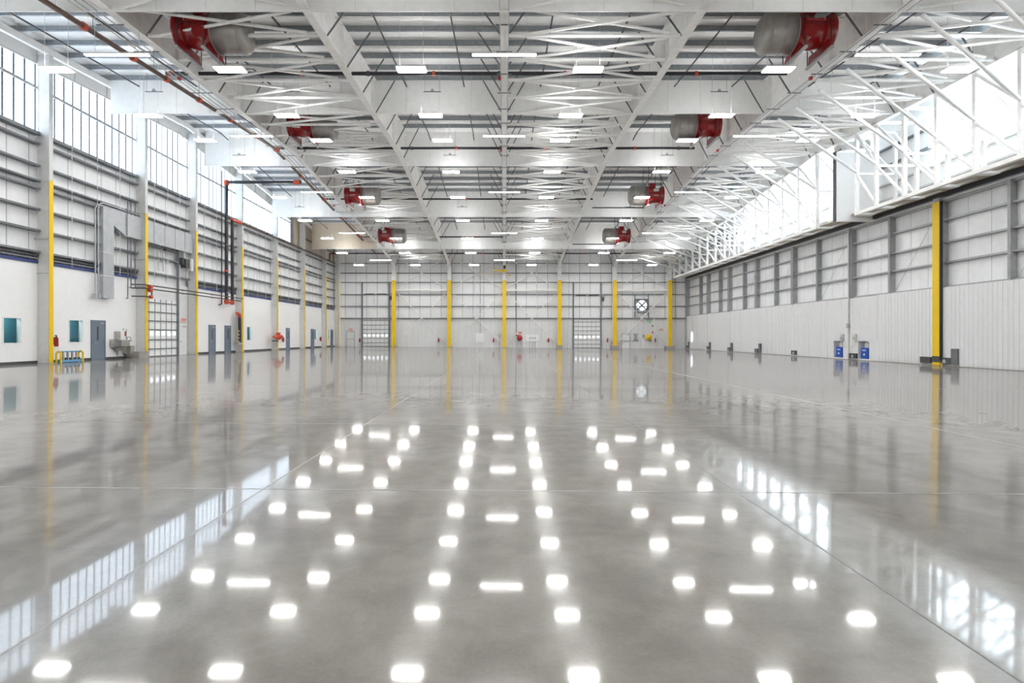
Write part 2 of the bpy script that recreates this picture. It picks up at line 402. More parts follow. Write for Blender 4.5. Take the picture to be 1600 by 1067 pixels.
# office windows
for i, (a, b) in enumerate(OWIN):
    o = struct(f'window_{i + 4}', (XL, (a + b) / 2, WZ[0]), f'{ORD[i]} teal office window from the camera along left wall')
    f = B(); z0, z1 = WZ
    for (p, q, r, s) in ((a - 0.06, a, z0 - 0.06, z1 + 0.06), (b, b + 0.06, z0 - 0.06, z1 + 0.06), (a, b, z0 - 0.06, z0), (a, b, z1, z1 + 0.06)):
        f.box(XL - 0.2, XL + 0.025, p, q, r, s)
    f.build('window_frame', M['white'], o)
    B().add([(XL - 0.12, a, z0), (XL - 0.12, b, z0), (XL - 0.12, b, z1), (XL - 0.12, a, z1)], [(0, 1, 2, 3)]).build('pane', M['glass'], o)
    n = B()
    n.box(-24.75, -24.7, a - 0.5, b + 1.2, 0.6, 2.7)
    for p in (a - 0.5, b + 1.2): n.box(-24.7, -24.0, p, p + 0.03, 0.6, 2.7)
    n.box(-24.7, -24.0, a - 0.5, b + 1.2, 0.57, 0.6); n.box(-24.7, -24.0, a - 0.5, b + 1.2, 2.7, 2.73)
    n.build('office_interior', M['teal'], o)
    B().box(-24.55, -24.15, a, b, 2.66, 2.69).build('office_lamp', M['olamp'], o)
    if i < 2:
        B().box(-24.5, -24.45, a + 0.02, a + 0.42, 1.2, 1.52).box(-24.55, -24.4, a + 0.1, a + 0.35, 1.1, 1.2).build('monitor', M['dark'], o)

# man doors
def man_door(n, lab, Y0=None, Y1=None, back=None, m=None, h=2.25, lite=True):
    if back is None:
        z0 = fz(XL)
        o = struct(f'door_{n}', (XL, (Y0 + Y1) / 2, z0), lab)
        X = XL
        fr = B(); fr.box(X, X + 0.06, Y0 - 0.07, Y0, z0, z0 + h + 0.07).box(X, X + 0.06, Y1, Y1 + 0.07, z0, z0 + h + 0.07).box(X, X + 0.06, Y0, Y1, z0 + h, z0 + h + 0.07)
        fr.build('door_frame', m, o)
        B().box(X, X + 0.045, Y0 + 0.005, Y1 - 0.005, z0 + 0.01, z0 + h - 0.005).build('door_slab', m, o)
        if lite: B().box(X + 0.045, X + 0.055, Y0 + 0.38, Y0 + 0.50, z0 + 1.15, z0 + 1.95).build('vision_lite', M['base'], o)
        B().bar((X + 0.05, Y0 + 0.12, z0 + 1.0), (X + 0.11, Y0 + 0.12, z0 + 1.0), 0.03).bar((X + 0.1, Y0 + 0.12, z0 + 1.0), (X + 0.1, Y0 + 0.26, z0 + 1.0), 0.015).build('lever_handle', M['steel'], o)
        B().box(X + 0.03, X + 0.07, Y1 - 0.45, Y1 - 0.05, z0 + h - 0.14, z0 + h - 0.07).build('door_closer', M['steel'], o)
    else:
        X0, X1 = back; Yw = YB - 0.1; z0 = fz((X0 + X1) / 2)
        o = struct(f'door_{n}', ((X0 + X1) / 2, Yw, z0), lab)
        B().box(X0 - 0.07, X0, Yw - 0.08, Yw, z0, z0 + h + 0.07).box(X1, X1 + 0.07, Yw - 0.08, Yw, z0, z0 + h + 0.07).box(X0, X1, Yw - 0.08, Yw, z0 + h, z0 + h + 0.07).build('door_frame', M['grey'], o)
        B().box(X0 + 0.005, X1 - 0.005, Yw - 0.06, Yw, z0 + 0.01, z0 + h - 0.005).build('door_slab', m, o)
        B().box(X0 + 0.1, X1 - 0.08, Yw - 0.13, Yw - 0.09, z0 + 1.0, z0 + 1.07).box(X0 + 0.12, X0 + 0.2, Yw - 0.1, Yw - 0.05, z0 + 0.98, z0 + 1.09).box(X1 - 0.2, X1 - 0.12, Yw - 0.1, Yw - 0.05, z0 + 0.98, z0 + 1.09).build('panic_bar', M['steel'], o)
        B().box(X0 + 0.5, X1 - 0.1, Yw - 0.11, Yw - 0.05, z0 + h - 0.13, z0 + h - 0.06).build('door_closer', M['grey'], o)
    return o
DL = ['blue-grey office door beside the wall-hung sink', 'first of the two close blue-grey doors under the black risers', 'second of the two close blue-grey doors under the black risers',
      'blue-grey office door right of the red valve station', 'blue-grey office door beside a pale window in the far bays', 'blue-grey office door nearest the far left corner']
for i, (a, b) in enumerate(ODOORS): man_door(i + 1, DL[i], a, b, m=M['door'])
man_door(7, 'pale door with a crash bar right of the office-wall sectional door', 40.75, 41.6, m=M['liner'], h=2.2, lite=False)
man_door(8, 'pale exit door with a crash bar left of the far sectional door', back=(-22.15, -21.1), m=M['liner'], h=2.15)
man_door(9, 'pale door with a crash bar right of the fifth yellow back column', back=(16.55, 17.6), m=M['wall'], h=2.0)

# ---- back wall
wb = struct('wall_back', (1, YB, 0), 'far end wall with ribbed liner below and insulated girts above')
B().box(-24.6, 26.8, YB + 0.02, YB + 0.3, -0.2, 4.1).build('outer_shell', M['liner'], wb)
bk = B(); bk.box(-24.6, 26.8, YB + 0.02, YB + 0.3, 4.1, zr(YB) + 0.05); bk.build('insulation_backing', M['seam'], wb)
lp = B(); prof = [(0.006, 0.0)]
for c in (0.15, 0.45, 0.75): prof += [(c - 0.06, 0.0), (c - 0.035, -0.035), (c + 0.035, -0.035), (c + 0.06, 0.0)]
prof += [(0.894, 0.0)]
lp.strip(prof, 'z', 0, 4.15); lpm = lp.mesh('liner_panel', M['liner'])
SECT = [(-19.9, -16.26), (9.78, 13.5)]
x = -23.85
while x < 25.9:
    c = x + 0.45
    if not any(a - 0.1 < c < b + 0.1 for a, b in SECT): inst('liner_panel', lpm, wb, (x, YB, fz(c) - 0.0))
    x += 0.9
x = -23.9
while x < 26:
    g = 0.025; n_ = 5; x1 = x + 1.5
    P = [(x + g, YB), (x + 0.33, YB - 0.03), (x + 0.75, YB - 0.04), (x + 1.17, YB - 0.03), (x1 - g, YB)]
    B().add([(u, v_, 4.14) for u, v_ in P] + [(u, v_, zr(YB)) for u, v_ in P], [(i, i + 1, n_ + i + 1, n_ + i) for i in range(4)]).build('insulation_strip', M['wvinyl'], wb)
    x = x1
cx = [-23.2] + [FR[k] for k in range(-2, 4)] + [25.7]
for a, b in zip(cx, cx[1:]):
    for z, h in ((11.8, 0.06), (10.45, 0.12), (9.15, 0.1), (7.45, 0.1), (5.78, 0.1), (4.1, 0.13)):
        B().box(a + 0.1, b - 0.1, YB - 0.28, YB - 0.02, z - h / 2, z + h / 2).build('girt', M['girt'], wb)
# jambs beside the sectional doors
for a, b in SECT:
    for xx in (a - 0.08, b + 0.08): B().box(xx - 0.09, xx + 0.09, YB - 0.30, YB - 0.03, fz(xx), 9.1).build('door_jamb', M['girt'], wb)
B().box(25.45, 25.75, YB - 0.35, YB, fz(25.6), 10.2).build('corner_post', M['grey'], wb)
B().box(-23.3, -23.0, YB - 0.35, YB, fz(-23), 13).build('corner_post', M['white'], wb)

# ---- right side: plain wall ahead of the visible leaves, upper wall and clerestory
wr = struct('wall_right', (26.3, 36, 10), 'right wall above the sliding hangar doors')
B().box(26.2, 26.5, YF, 24.5, fz(26.2), 10.3).build('plain_lining', M['liner'], wr)
B().box(26.35, 26.55, YF, YB, 10.0, 12.0).build('insulation_backing', M['vinyl'], wr)
for y0, y1 in ((34.3, 40.6), (62.4, YB)):
    B().prism([(y0, 12.0), (y1, 12.0), (y1, zr(y1)), (y0, zr(y0))], 'x', 26.35, 26.55).build('insulation_backing', M['vinyl'], wr)
for y0, y1 in ((YF, 34.3), (40.6, 41), (41, 62.4)):
    B().prism([(y0, zr(y0) - 1.45), (y1, zr(y1) - 1.45), (y1, zr(y1)), (y0, zr(y0))], 'x', 26.35, 26.55).build('head_panel', M['vinyl'], wr)
B().prism([(YF, 12), (17.9, 12), (17.9, zr(17.9) - 1.45), (YF, zr(YF) - 1.45)], 'x', 26.35, 26.55).build('insulation_backing', M['vinyl'], wr)
for z in (10.9, 11.95): B().box(26.1, 26.35, 17.9, YB - 0.3, z - 0.05, z + 0.05).build('girt', M['column'], wr)
for y0, y1 in ((34.3, 40.6), (62.4, YB - 0.3)):
    for z in (13.2, 14.4): 
        if z < zr(y1) - 0.3: B().box(26.1, 26.35, y0, y1, z - 0.05, z + 0.05).build('girt', M['girt'], wr)
for n, (g0, g1) in enumerate(((17.9, 34.3), (40.6, 62.4))):
    o = struct(f'window_{n + 2}', (26.35, (g0 + g1) / 2, 12), f'{["nearer", "farther"][n]} bright translucent clerestory behind the door truss')
    y = g0
    while y < g1 - 0.05:
        y1 = min(y + 0.62, g1)
        B().prism([(y + 0.012, 12.0), (y1 - 0.012, 12.0), (y1 - 0.012, zr(y1) - 1.45), (y + 0.012, zr(y) - 1.45)], 'x', 26.38, 26.42).build('translucent_panel', M['glow_r'], o)
        B().box(26.355, 26.40, y1 - 0.016, y1 + 0.016, 12.0, zr(y1) - 1.45).build('mullion', M['column'], o)
        y = y1
    B().box(26.24, 26.34, g0, g1, 13.35, 13.5).build('transom', M['column'], o)
# header: soffit and track over the leaves
hd = struct('trim_1', (25, 48, 10), 'beige soffit and black door track under the header truss')
B().box(24.0, 25.6, 17.9, YB - 0.3, 9.92, 10.02).build('soffit', M['beige'], hd)
B().box(25.5, 26.3, 17.9, YB - 0.3, 9.64, 9.92).build('door_track', M['black'], hd)
o = B().prism([(25.38, fz(25.38)), (25.46, fz(25.46)), (25.46, fz(25.46) + 0.02), (25.38, fz(25.38) + 0.02)], 'y', YF, YB - 0.3).build('trim_2', M['sill']); tag(o, 'beige sill strip along the foot of the hangar doors', kind='structure')
# front wall behind the camera
wf = B().prism([(-24.6, fz(-24.6)), (26.8, fz(26.8)), (26.8, zr(YF) + 0.2), (-24.6, zr(YF) + 0.2)], 'y', YF - 0.3, YF).build('wall_front', M['vinyl']); tag(wf, 'plain white end wall behind the camera', kind='structure')

# ------------------------------------------------------------------ roof girders with back columns
FW = 0.18
GL_LAB = {-2: 'white roof girder over the brown pipe, ending on the first free yellow back column', -1: 'white roof girder ending on second yellow back column, beside the crossed back braces',
          0: 'middle white roof girder running straight away above the camera', 1: 'white roof girder ending on yellow back column left of the right sectional door',
          2: 'white roof girder where the slanting truss braces start, right of red foam units', 3: 'white roof girder carried by the hangar door truss along its right side'}
ys = [-5.5, 5, 15, 22, 30, 36, 41, 46, 52, 59, 65, 70, 73, 75.2, 76.6]
for k, X in FR.items():
    t = thing('roof_girder', (X, 77.5, fz(X)), GL_LAB[k], 'girder', 'roof girders running to the back wall', 'thing')
    web = B()
    for a, b in zip(ys, ys[1:]):
        web.prism([(a, zb(a)), (b, zb(b)), (b, zr(b) - 0.31), (a, zr(a) - 0.31)], 'x', X - 0.012, X + 0.012)
    for q in range(20, 76, 6): web.box(X - FW, X + FW, q - 0.01, q + 0.01, zb(q), zr(q) - 0.31)
    web.build('web', M['white'], t)
    fb = B()
    for a, b in zip(ys, ys[1:]):
        fb.prism([(a, zb(a) - 0.025), (b, zb(b) - 0.025), (b, zb(b) + 0.005), (a, zb(a) + 0.005)], 'x', X - FW, X + FW)
        fb.prism([(a, zr(a) - 0.33), (b, zr(b) - 0.33), (b, zr(b) - 0.30), (a, zr(a) - 0.30)], 'x', X - FW, X + FW)
    fb.build('flange', M['white'], t)
    for i, yq in enumerate(PURL):
        if i % 2 or k == 3: continue
        for s in (-1, 1):
            b_ = B(); b_.rbar((X + s * 0.14, yq, zb(yq) + 0.06), (X + s * 1.25, yq, zr(yq) - 0.32), 0.06, 0.06); b_.build('fly_brace', M['brace'], t)
    if k == 3:
        for i, yq in enumerate(PURL):
            if i % 2 == 0: B().rbar((X - 0.14, yq, zb(yq) + 0.06), (X - 1.25, yq, zr(yq) - 0.32), 0.06, 0.06).build('fly_brace', M['brace'], t)
    zf = fz(X)
    pier = 0.36 if k in (1, 2, 3) else 0.06
    pw = {1: 0.38, 2: 0.5, 3: 0.62}.get(k, 0.4)
    B().box(X - pw, X + pw, 77.0, 78.15, zf - 0.02, zf + pier).build('column_base', M['conc'], t)
    c = B()
    c.prism([(77.33, zf + pier), (77.9, zf + pier), (78.05, 11.2), (78.05, zr(78) - 0.31), (76.6, zr(76.6) - 0.31), (76.6, 11.9), (77.33, 11.2)], 'x', X - 0.012, X + 0.012)
    c.prism([(77.9, zf + pier), (77.93, zf + pier), (78.08, 11.2), (78.08, zr(78) - 0.31), (78.05, zr(78) - 0.31), (78.05, 11.2)], 'x', X - 0.25, X + 0.25)
    c.prism([(77.30, 9.35), (77.33, 9.35), (77.33, 11.25), (76.63, 11.66), (76.6, 11.6), (77.3, 11.2)], 'x', X - 0.25, X + 0.25)
    c.build('column_shaft', M['white'], t)
    B().box(X - 0.26, X + 0.26, 77.27, 77.33, zf + pier, 9.35).box(X - 0.26, X - 0.235, 77.33, 77.42, zf + pier, 9.35).box(X + 0.235, X + 0.26, 77.33, 77.42, zf + pier, 9.35).build('yellow_guard', M['yellow'], t)

# ------------------------------------------------------------------ columns on the office wall (and the corner one)
for i, yq in enumerate(COLY + [78.0]):
    lab = f'{ORD[i]} steel column from the camera along the office wall, lower flange yellow' if i < 7 else 'corner column with yellow flange where office wall meets end wall'
    zf = fz(-23.4)
    t = thing('steel_column', (-23.45, yq, zf), lab, 'column', 'steel columns along the office wall', 'thing')
    zt = zr(yq) - 0.65
    c = B()
    c.box(-23.78, -23.21, yq - 0.015, yq + 0.015, zf, zt)
    c.box(-23.79, -23.75, yq - 0.13, yq + 0.13, zf, zt)
    for z in (9.5, 12.6):
        c.box(-23.75, -23.21, yq - 0.12, yq + 0.12, z - 0.01, z + 0.01)
    c.box(-23.21, -23.19, yq - 0.125, yq + 0.125, 9.5, zt)
    c.build('column_shaft', M['column'], t)
    B().box(-23.215, -23.18, yq - 0.13, yq + 0.13, zf, 9.48).build('yellow_flange', M['yellow'], t)
    B().box(-23.85, -23.1, yq - 0.2, yq + 0.2, zf - 0.02, zf + 0.025).build('base_plate', M['grey'], t)
    # wrapped fire cladding on the face towards the camera
    B().box(-23.76, -23.225, yq - 0.115, yq - 0.09, zf, 9.48).build('side_cladding', M['column'], t)
    B().box(-23.76, -23.225, yq - 0.115, yq - 0.09, 9.5, zt).build('side_cladding', M['column'], t)
    if i < 7:
        for z in (4.75, 6.5): B().rbar((-23.2, yq - 0.14, z), (-23.95, yq - 0.14, z), 0.04, 0.04).build('strap', M['grey'], t)

# ------------------------------------------------------------------ draft curtains
CN = ['nearest', 'second', 'third', 'fourth', 'farthest']
XS = [-23.12] + [FR[k] for k in range(-2, 4)]
for i, (yc, zc) in enumerate(CURT):
    t = thing('draft_curtain', (0, yc, zc), f'{CN[i]} white draft curtain hanging across the roof between the girders', 'curtain', 'white draft curtains across the roof')
    for a, b in zip(XS, XS[1:]):
        n = 8; b_ = B(); zt = zr(yc) - 0.002
        a2, b2 = a + 0.02, b - 0.02
        nodes = []
        for j in range(n + 1):
            x = a2 + (b2 - a2) * j / n
            nodes.append((x, yc + (0.018 if j % 2 else -0.018)))
        vs = [(x, yv, zc) for x, yv in nodes] + [(x, yv * 0 + yc, zt) for x, yv in nodes] + [(x, yv + 0.03, zc) for x, yv in nodes] + [(x, yc + 0.03, zt) for x, yv in nodes]
        m_ = n + 1
        fs = []
        for j in range(n):
            fs += [(j, j + 1, m_ + j + 1, m_ + j), (2 * m_ + j + 1, 2 * m_ + j, 3 * m_ + j, 3 * m_ + j + 1), (j + 1, j, 2 * m_ + j, 2 * m_ + j + 1)]
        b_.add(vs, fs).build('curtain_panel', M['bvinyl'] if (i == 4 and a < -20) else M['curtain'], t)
        hs = B()
        for j in range(1, 4):
            x = a2 + (b2 - a2) * j / 4
            hs.box(x - 0.006, x + 0.006, yc - 0.03, yc + 0.0, zc, zt)
        hs.build('curtain_seam', M['column'], t)
    B().box(XS[0], XS[-1], yc - 0.025, yc + 0.04, zc - 0.03, zc + 0.02).build('hem_bar', M['white'], t)

# ------------------------------------------------------------------ plan bracing between girders
BN = {-2: 'white plan bracing of tubes and crossed rods below the left red foam units', 0: 'white plan bracing of tubes and crossed rods right of the middle girder',
      2: 'white plan bracing of tubes and crossed rods beside the hangar door truss'}
TY = []
yb0 = [16.0] + [c[0] for c in CURT] + [77.0]
for a, b in zip(yb0, yb0[1:]):
    n = 5 if b - a > 7 else 2
    TY += [a + (b - a) * j / n + (0.15 if j == 0 else 0) for j in range(n)]
TY = [q for q in TY if q < 76]
for k in (-2, 0, 2):
    x0, x1 = FR[k] + 0.19, FR[k + 1] - 0.19
    t = thing('plan_bracing', ((x0 + x1) / 2, 45, 14), BN[k], 'bracing', 'white plan bracing under the roof')
    for j, q in enumerate(TY):
        B().bar((x0, q, zb(q) + 0.1), (x1, q, zb(q) + 0.1), 0.088, 8).build('strut_tube', M['white'], t)
        if j + 1 < len(TY) and not any(q < c[0] - 0.2 < TY[j + 1] - 0.2 and False for c in CURT):
            q2 = TY[j + 1]
            B().bar((x0 + 0.5, q + 0.1, zb(q) + 0.16), (x1 - 0.5, q2 - 0.1, zb(q2) + 0.16), 0.068, 6).build('cross_brace', M['white'], t)
            B().bar((x1 - 0.5, q + 0.1, zb(q) + 0.05), (x0 + 0.5, q2 - 0.1, zb(q2) + 0.05), 0.068, 6).build('cross_brace', M['white'], t)

# ------------------------------------------------------------------ hangar door header truss
TX0, TX1, ZC = 23.05, 25.55, 9.55
PAN = [19.0 + 2.45 * j for j in range(24)]
PAN = [17.5, 19.95] + [22.4 + 2.42 * j for j in range(6)] + [36.4] + [41.0 + 2.47 * j for j in range(15)]
for gi, seg in enumerate((PAN[:9], PAN[9:])):
    seg = [q for q in seg if q < 76.5]
    t = thing('header_truss', (TX0, seg[0], ZC), ['nearer white box truss carrying the hangar door header', 'farther white box truss carrying the hangar door header'][gi], 'truss', 'white trusses over the hangar doors')
    for X in (TX0, TX1):
        tc, bc = B(), B()
        for a, b in zip(seg, seg[1:]):
            for (p, q) in (((a, b) if not (a < 41 < b) else (a, 41)), ((41, b) if a < 41 < b else (None, None))):
                if p is None: continue
                tc.rbar((X, p, zb(p) + (0.12 if X == TX0 else 0.3)), (X, q, zb(q) + (0.12 if X == TX0 else 0.3)), 0.2, 0.2)
        ZC = 9.55 if X == TX0 else 10.15
        bc.rbar((X, seg[0], ZC), (X, seg[-1] + 0.1, ZC), 0.22, 0.2)
        tc.build('top_chord', M['white'], t); bc.build('bottom_chord', M['white'], t)
        for q in seg:
            B().rbar((X, q, ZC), (X, q, zb(q) + 0.1), 0.2, 0.2, up=(0, 1, 0)).build('vertical_post', M['white'], t)
        for a, b in zip(seg, seg[1:]):
            zm = (ZC + zb(b)) / 2
            B().bar((X, b, zb(b)), (X, a, (ZC + zb(a)) / 2 + 0.1), 0.085, 8).build('diagonal', M['white'], t)
            B().bar((X, b, zm), (X, a, ZC + 0.15), 0.085, 8).build('diagonal', M['white'], t)
    ZC = 9.55
    for q in seg:
        B().box(TX0, TX0 + 1.05, q - 0.2, q + 0.2, ZC - 0.09, ZC + 0.03).build('bottom_plate', M['white'], t)
        B().rbar((TX0 + 1.0, q, ZC), (TX1, q, ZC + 0.55), 0.14, 0.12).build('bottom_strut', M['white'], t)
        B().rbar((TX0, q, (ZC + zb(q)) / 2), (TX1, q, (ZC + zb(q)) / 2), 0.14, 0.14).build('middle_strut', M['white'], t)
        B().rbar((TX0, q, zb(q) + 0.1), (TX1, q, zb(q) + 0.1), 0.14, 0.14).build('top_strut', M['white'], t)
        B().bar((TX0, q, zb(q)), (TX1, q, (ZC + zb(q)) / 2), 0.06, 6).build('cross_brace', M['white'], t)
    for q in seg:                                    # long slanting braces up to the girder
        y0 = q - 2.85
        if y0 < 16: continue
        B().bar((FR[2] + 1.15, y0, zb(y0) + 0.0), (TX0, q, (ZC + zb(q)) / 2 + 0.1), 0.09, 8).build('slanting_brace', M['white'], t)
t = thing('truss_partition', (24.4, 38.7, 9.5), 'flat white partition panel standing between the two door trusses', 'panel')
B().box(22.95, 25.7, 38.55, 38.75, 9.5, 14.3).build('panel_sheet', M['wall'], t)
B().box(22.9, 22.96, 38.5, 38.8, 9.5, 14.35).box(25.7, 25.85, 38.4, 38.8, 9.6, 14.35).build('panel_edge', M['base'], t)
t2 = thing('header_duct', (24.4, 38.7, 14.5), 'short taupe cowl above the partition between door trusses', 'duct')
B().lathe((23.2, 38.9, 14.75), (1, 0, 0.1), [(0, 0), (0, 0.3), (2.2, 0.3), (2.2, 0)], 16).build('cowl_body', M['column'], t2)
B().box(23.3, 23.36, 38.6, 39.2, 14.45, 14.55).build('cowl_bracket', M['base'], t2)

# ------------------------------------------------------------------ sliding hangar door leaves
JN = [78.1, 70.2, 63.6, 56.7, 49.5, 41.2, 32.7, 24.5]
CT = [72.9, 66.3, 59.6, 52.7, 45.6, 37.0, 28.2]
LL = ['hangar door leaf with a bright slot, in the far right corner', 'second hangar door leaf from far right corner, one dark roller box at its foot', 'third hangar door leaf from the far right corner',
      'fourth hangar door leaf from the far right corner', 'hangar door leaf left of the meeting line, with a blue cabinet', 'hangar door leaf between meeting line and yellow post, with blue cabinet',
      'nearest hangar door leaf, right of the yellow post']
rp = B(); pr = [(0.0, 0.006)]
for c in (0.15, 0.45, 0.75): pr += [(0.0, c - 0.07), (-0.03, c - 0.045), (-0.03, c + 0.045), (0.0, c + 0.07)]
pr += [(0.0, 0.894)]
rp.strip(pr, 'z', 0, 4.5); rpm = rp.mesh('ribbed_panel', M['liner'])
NICHE = {4: (42.0, 43.2), 5: (39.0, 40.2)}
DG = [(9.45, 0.12), (8.35, 0.1), (7.04, 0.1), (5.86, 0.1), (4.42, 0.13)]
for i in range(7):
    b, a = JN[i], JN[i + 1]
    a += 0.02; b -= 0.02
    zf = fz(25.5) + 0.06
    t = thing('hangar_door_leaf', (25.8, (a + b) / 2, zf), LL[i], 'sliding door', 'sliding hangar door leaves', 'thing')
    B().box(26.0, 26.12, a, b, 4.4, 9.55).build('outer_skin', M['seam'], t)
    ni = NICHE.get(i)
    holed(B(), 'y', 25.55, 26.12, a - 0.02, b + 0.02, zf - 0.07, 4.35, [(ni[0], ni[1], zf + 0.05, zf + 1.3)] if ni else []).build('lower_core', M['liner'], t)
    if ni: B().box(26.05, 26.12, ni[0], ni[1], zf, zf + 1.35).build('niche_back', M['liner'], t)
    y = a
    while y < b - 0.3:                                # ribbed lower lining
        wpan = min(0.9, b - y)
        if ni and y + wpan > ni[0] and y < ni[1]:
            bb = B(); bb.box(25.525, 25.545, y + 0.005, y + wpan - 0.005, zf + 1.36, 4.32); bb.build('ribbed_panel', M['liner'], t)
        elif wpan > 0.85: inst('ribbed_panel', rpm, t, (25.545, y, zf - 0.0))
        else: B().box(25.525, 25.545, y + 0.005, y + wpan - 0.005, zf, 4.32).build('ribbed_panel', M['liner'], t)
        y += 0.9
    # insulation between posts
    for (p, q) in ((a, CT[i]), (CT[i], b)):
        n_ = max(1, round((q - p) / 1.3))
        for j in range(n_):
            u0, u1 = p + (q - p) * j / n_, p + (q - p) * (j + 1) / n_
            for (zhi, _), (zlo, __) in zip(DG, DG[1:]):
                B().add([(25.99, u0 + 0.01, zlo), (25.955, (u0 + u1) / 2, zlo), (25.99, u1 - 0.01, zlo), (25.99, u0 + 0.01, zhi), (25.955, (u0 + u1) / 2, zhi), (25.99, u1 - 0.01, zhi)],
                        [(0, 1, 4, 3), (1, 2, 5, 4)]).build('insulation_strip', M['wvinyl'], t)
    for z, h in DG:
        B().box(25.72, 25.98, a, b, z - h / 2, z + h / 2).build('girt', M['grey'], t)
    for q in (b - 0.09, CT[i], a + 0.09):
        B().box(25.55, 26.0, q - 0.012, q + 0.012, 4.3, 9.5).box(25.55, 25.575, q - 0.09, q + 0.09, 4.3, 9.5).build('post', M['grey'], t)
    B().box(25.62, 25.98, a, b, 9.5, 9.6).build('top_rail', M['column'], t)
    B().rbar((25.9, a + 0.15, 9.4), (25.9, CT[i] - 0.1, 4.5), 0.015, 0.015).build('tie_rod', M['grey'], t)
    # roller boxes and bumper stubs at the foot
    rb = B(); rb.box(25.42, 25.52, b - 0.95, b - 0.12, zf + 0.06, zf + 0.42)
    rbo = rb.build('roller_box', M['base'], t)
    B().bar((25.41, b - 0.5, zf + 0.2), (25.47, b - 0.5, zf + 0.2), 0.13, 12).build('roller', M['grey'], rbo)
    if i < 4 or i == 6: B().box(25.4, 25.5, b - 1.45, b - 1.0, zf + 0.05, zf + 0.95).build('bumper_stub', M['brace'], t)
    if i in (5, 6): 
        B().box(25.42, 25.52, a + 0.12 + (0.4 if i == 5 else 0), a + 0.95 + (0.4 if i == 5 else 0), zf + 0.06, zf + 0.42).build('roller_box', M['base'], t)
    for q in (a + 0.4, b - 0.4):
        B().box(25.75, 25.9, q - 0.08, q + 0.08, 9.6, 9.7).build('hanger_roller', M['dark'], t)
    if i == 0: B().prism([(75.4, 1.0), (75.75, 0.75), (76.1, 1.0), (76.1, 2.0), (75.75, 2.25), (75.4, 2.0)], 'x', 25.49, 25.5).build('daylight_slot', M['lite'], t)
# meeting line conduit and its boxes
t = thing('door_conduit', (25.45, 41.2, fz(25.4)), 'pale vertical conduit on the meeting line between blue cabinets', 'conduit')
B().bar((25.46, 41.2, fz(25.4) + 0.03), (25.46, 41.2, 9.55), 0.055, 8).build('conduit_pipe', M['column'], t)
B().box(25.38, 25.5, 41.1, 41.32, 2.15, 2.5).build('pull_box', M['grey'], t)
for s, yq in (('left', 41.95), ('right', 40.45)):
    t = thing('control_box', (25.45, yq, 1.3), f'small grey door control box {s} of the meeting-line conduit', 'box', 'control boxes on the hangar doors')
    B().box(25.38, 25.51, yq - 0.16, yq + 0.16, 1.25, 1.72).build('enclosure', M['column'], t)
    B().box(25.365, 25.38, yq - 0.11, yq + 0.11, 1.32, 1.5).build('button_plate', M['grey'], t)
    B().tube([(25.45, yq, 1.25), (25.42, yq - 0.05, 0.9), (25.44, 41.2 + (0.25 if s == 'left' else -0.3), 0.7)], 0.015, 6).build('cable', M['brass'], t)
for s, i in (('left', 4), ('right', 5)):
    a, b = NICHE[i]; zf = fz(25.6) + 0.13
    t = thing('blue_cabinet', (25.75, a + 0.4, zf), f'blue door-drive cabinet in the niche {s} of the meeting line', 'cabinet', 'blue cabinets in the hangar doors')
    B().box(25.56, 25.98, a + 0.12, a + 0.92, zf, zf + 0.78).build('cabinet_body', M['blue'], t)
    B().box(25.545, 25.56, a + 0.2, a + 0.84, zf + 0.06, zf + 0.72).build('cabinet_door', M['blue'], t)
    B().box(25.535, 25.545, a + 0.35, a + 0.72, zf + 0.56, zf + 0.62).build('maker_plate', M['wall'], t)
    B().box(25.535, 25.545, a + 0.46, a + 0.6, zf + 0.24, zf + 0.36).build('warning_label', M['wall'], t)
    B().box(25.7, 25.9, a + 0.3, a + 0.7, zf + 0.78, zf + 1.1).build('motor_housing', M['column'], t)
# yellow post
t = thing('yellow_post', (25.45, 32.75, fz(25.4)), 'tall yellow post with black foot band on the hangar doors', 'post')
zf = fz(25.4)
B().box(25.36, 25.5, 32.45, 33.0, zf + 0.02, 9.42).build('post_face', M['yellow'], t)
B().box(25.35, 25.52, 32.40, 32.45, zf + 0.3, 9.42).build('post_side', M['black'], t)
B().box(25.345, 25.36, 32.44, 33.01, zf + 0.2, zf + 0.55).build('foot_band', M['base'], t)
B().box(25.36, 25.5, 32.5, 32.95, 9.42, 9.64).build('top_cap', M['grey'], t)
B().bar((25.38, 32.3, zf), (25.38, 32.3, zf + 0.16), 0.06, 8).build('floor_bolt', M['brass'], t)

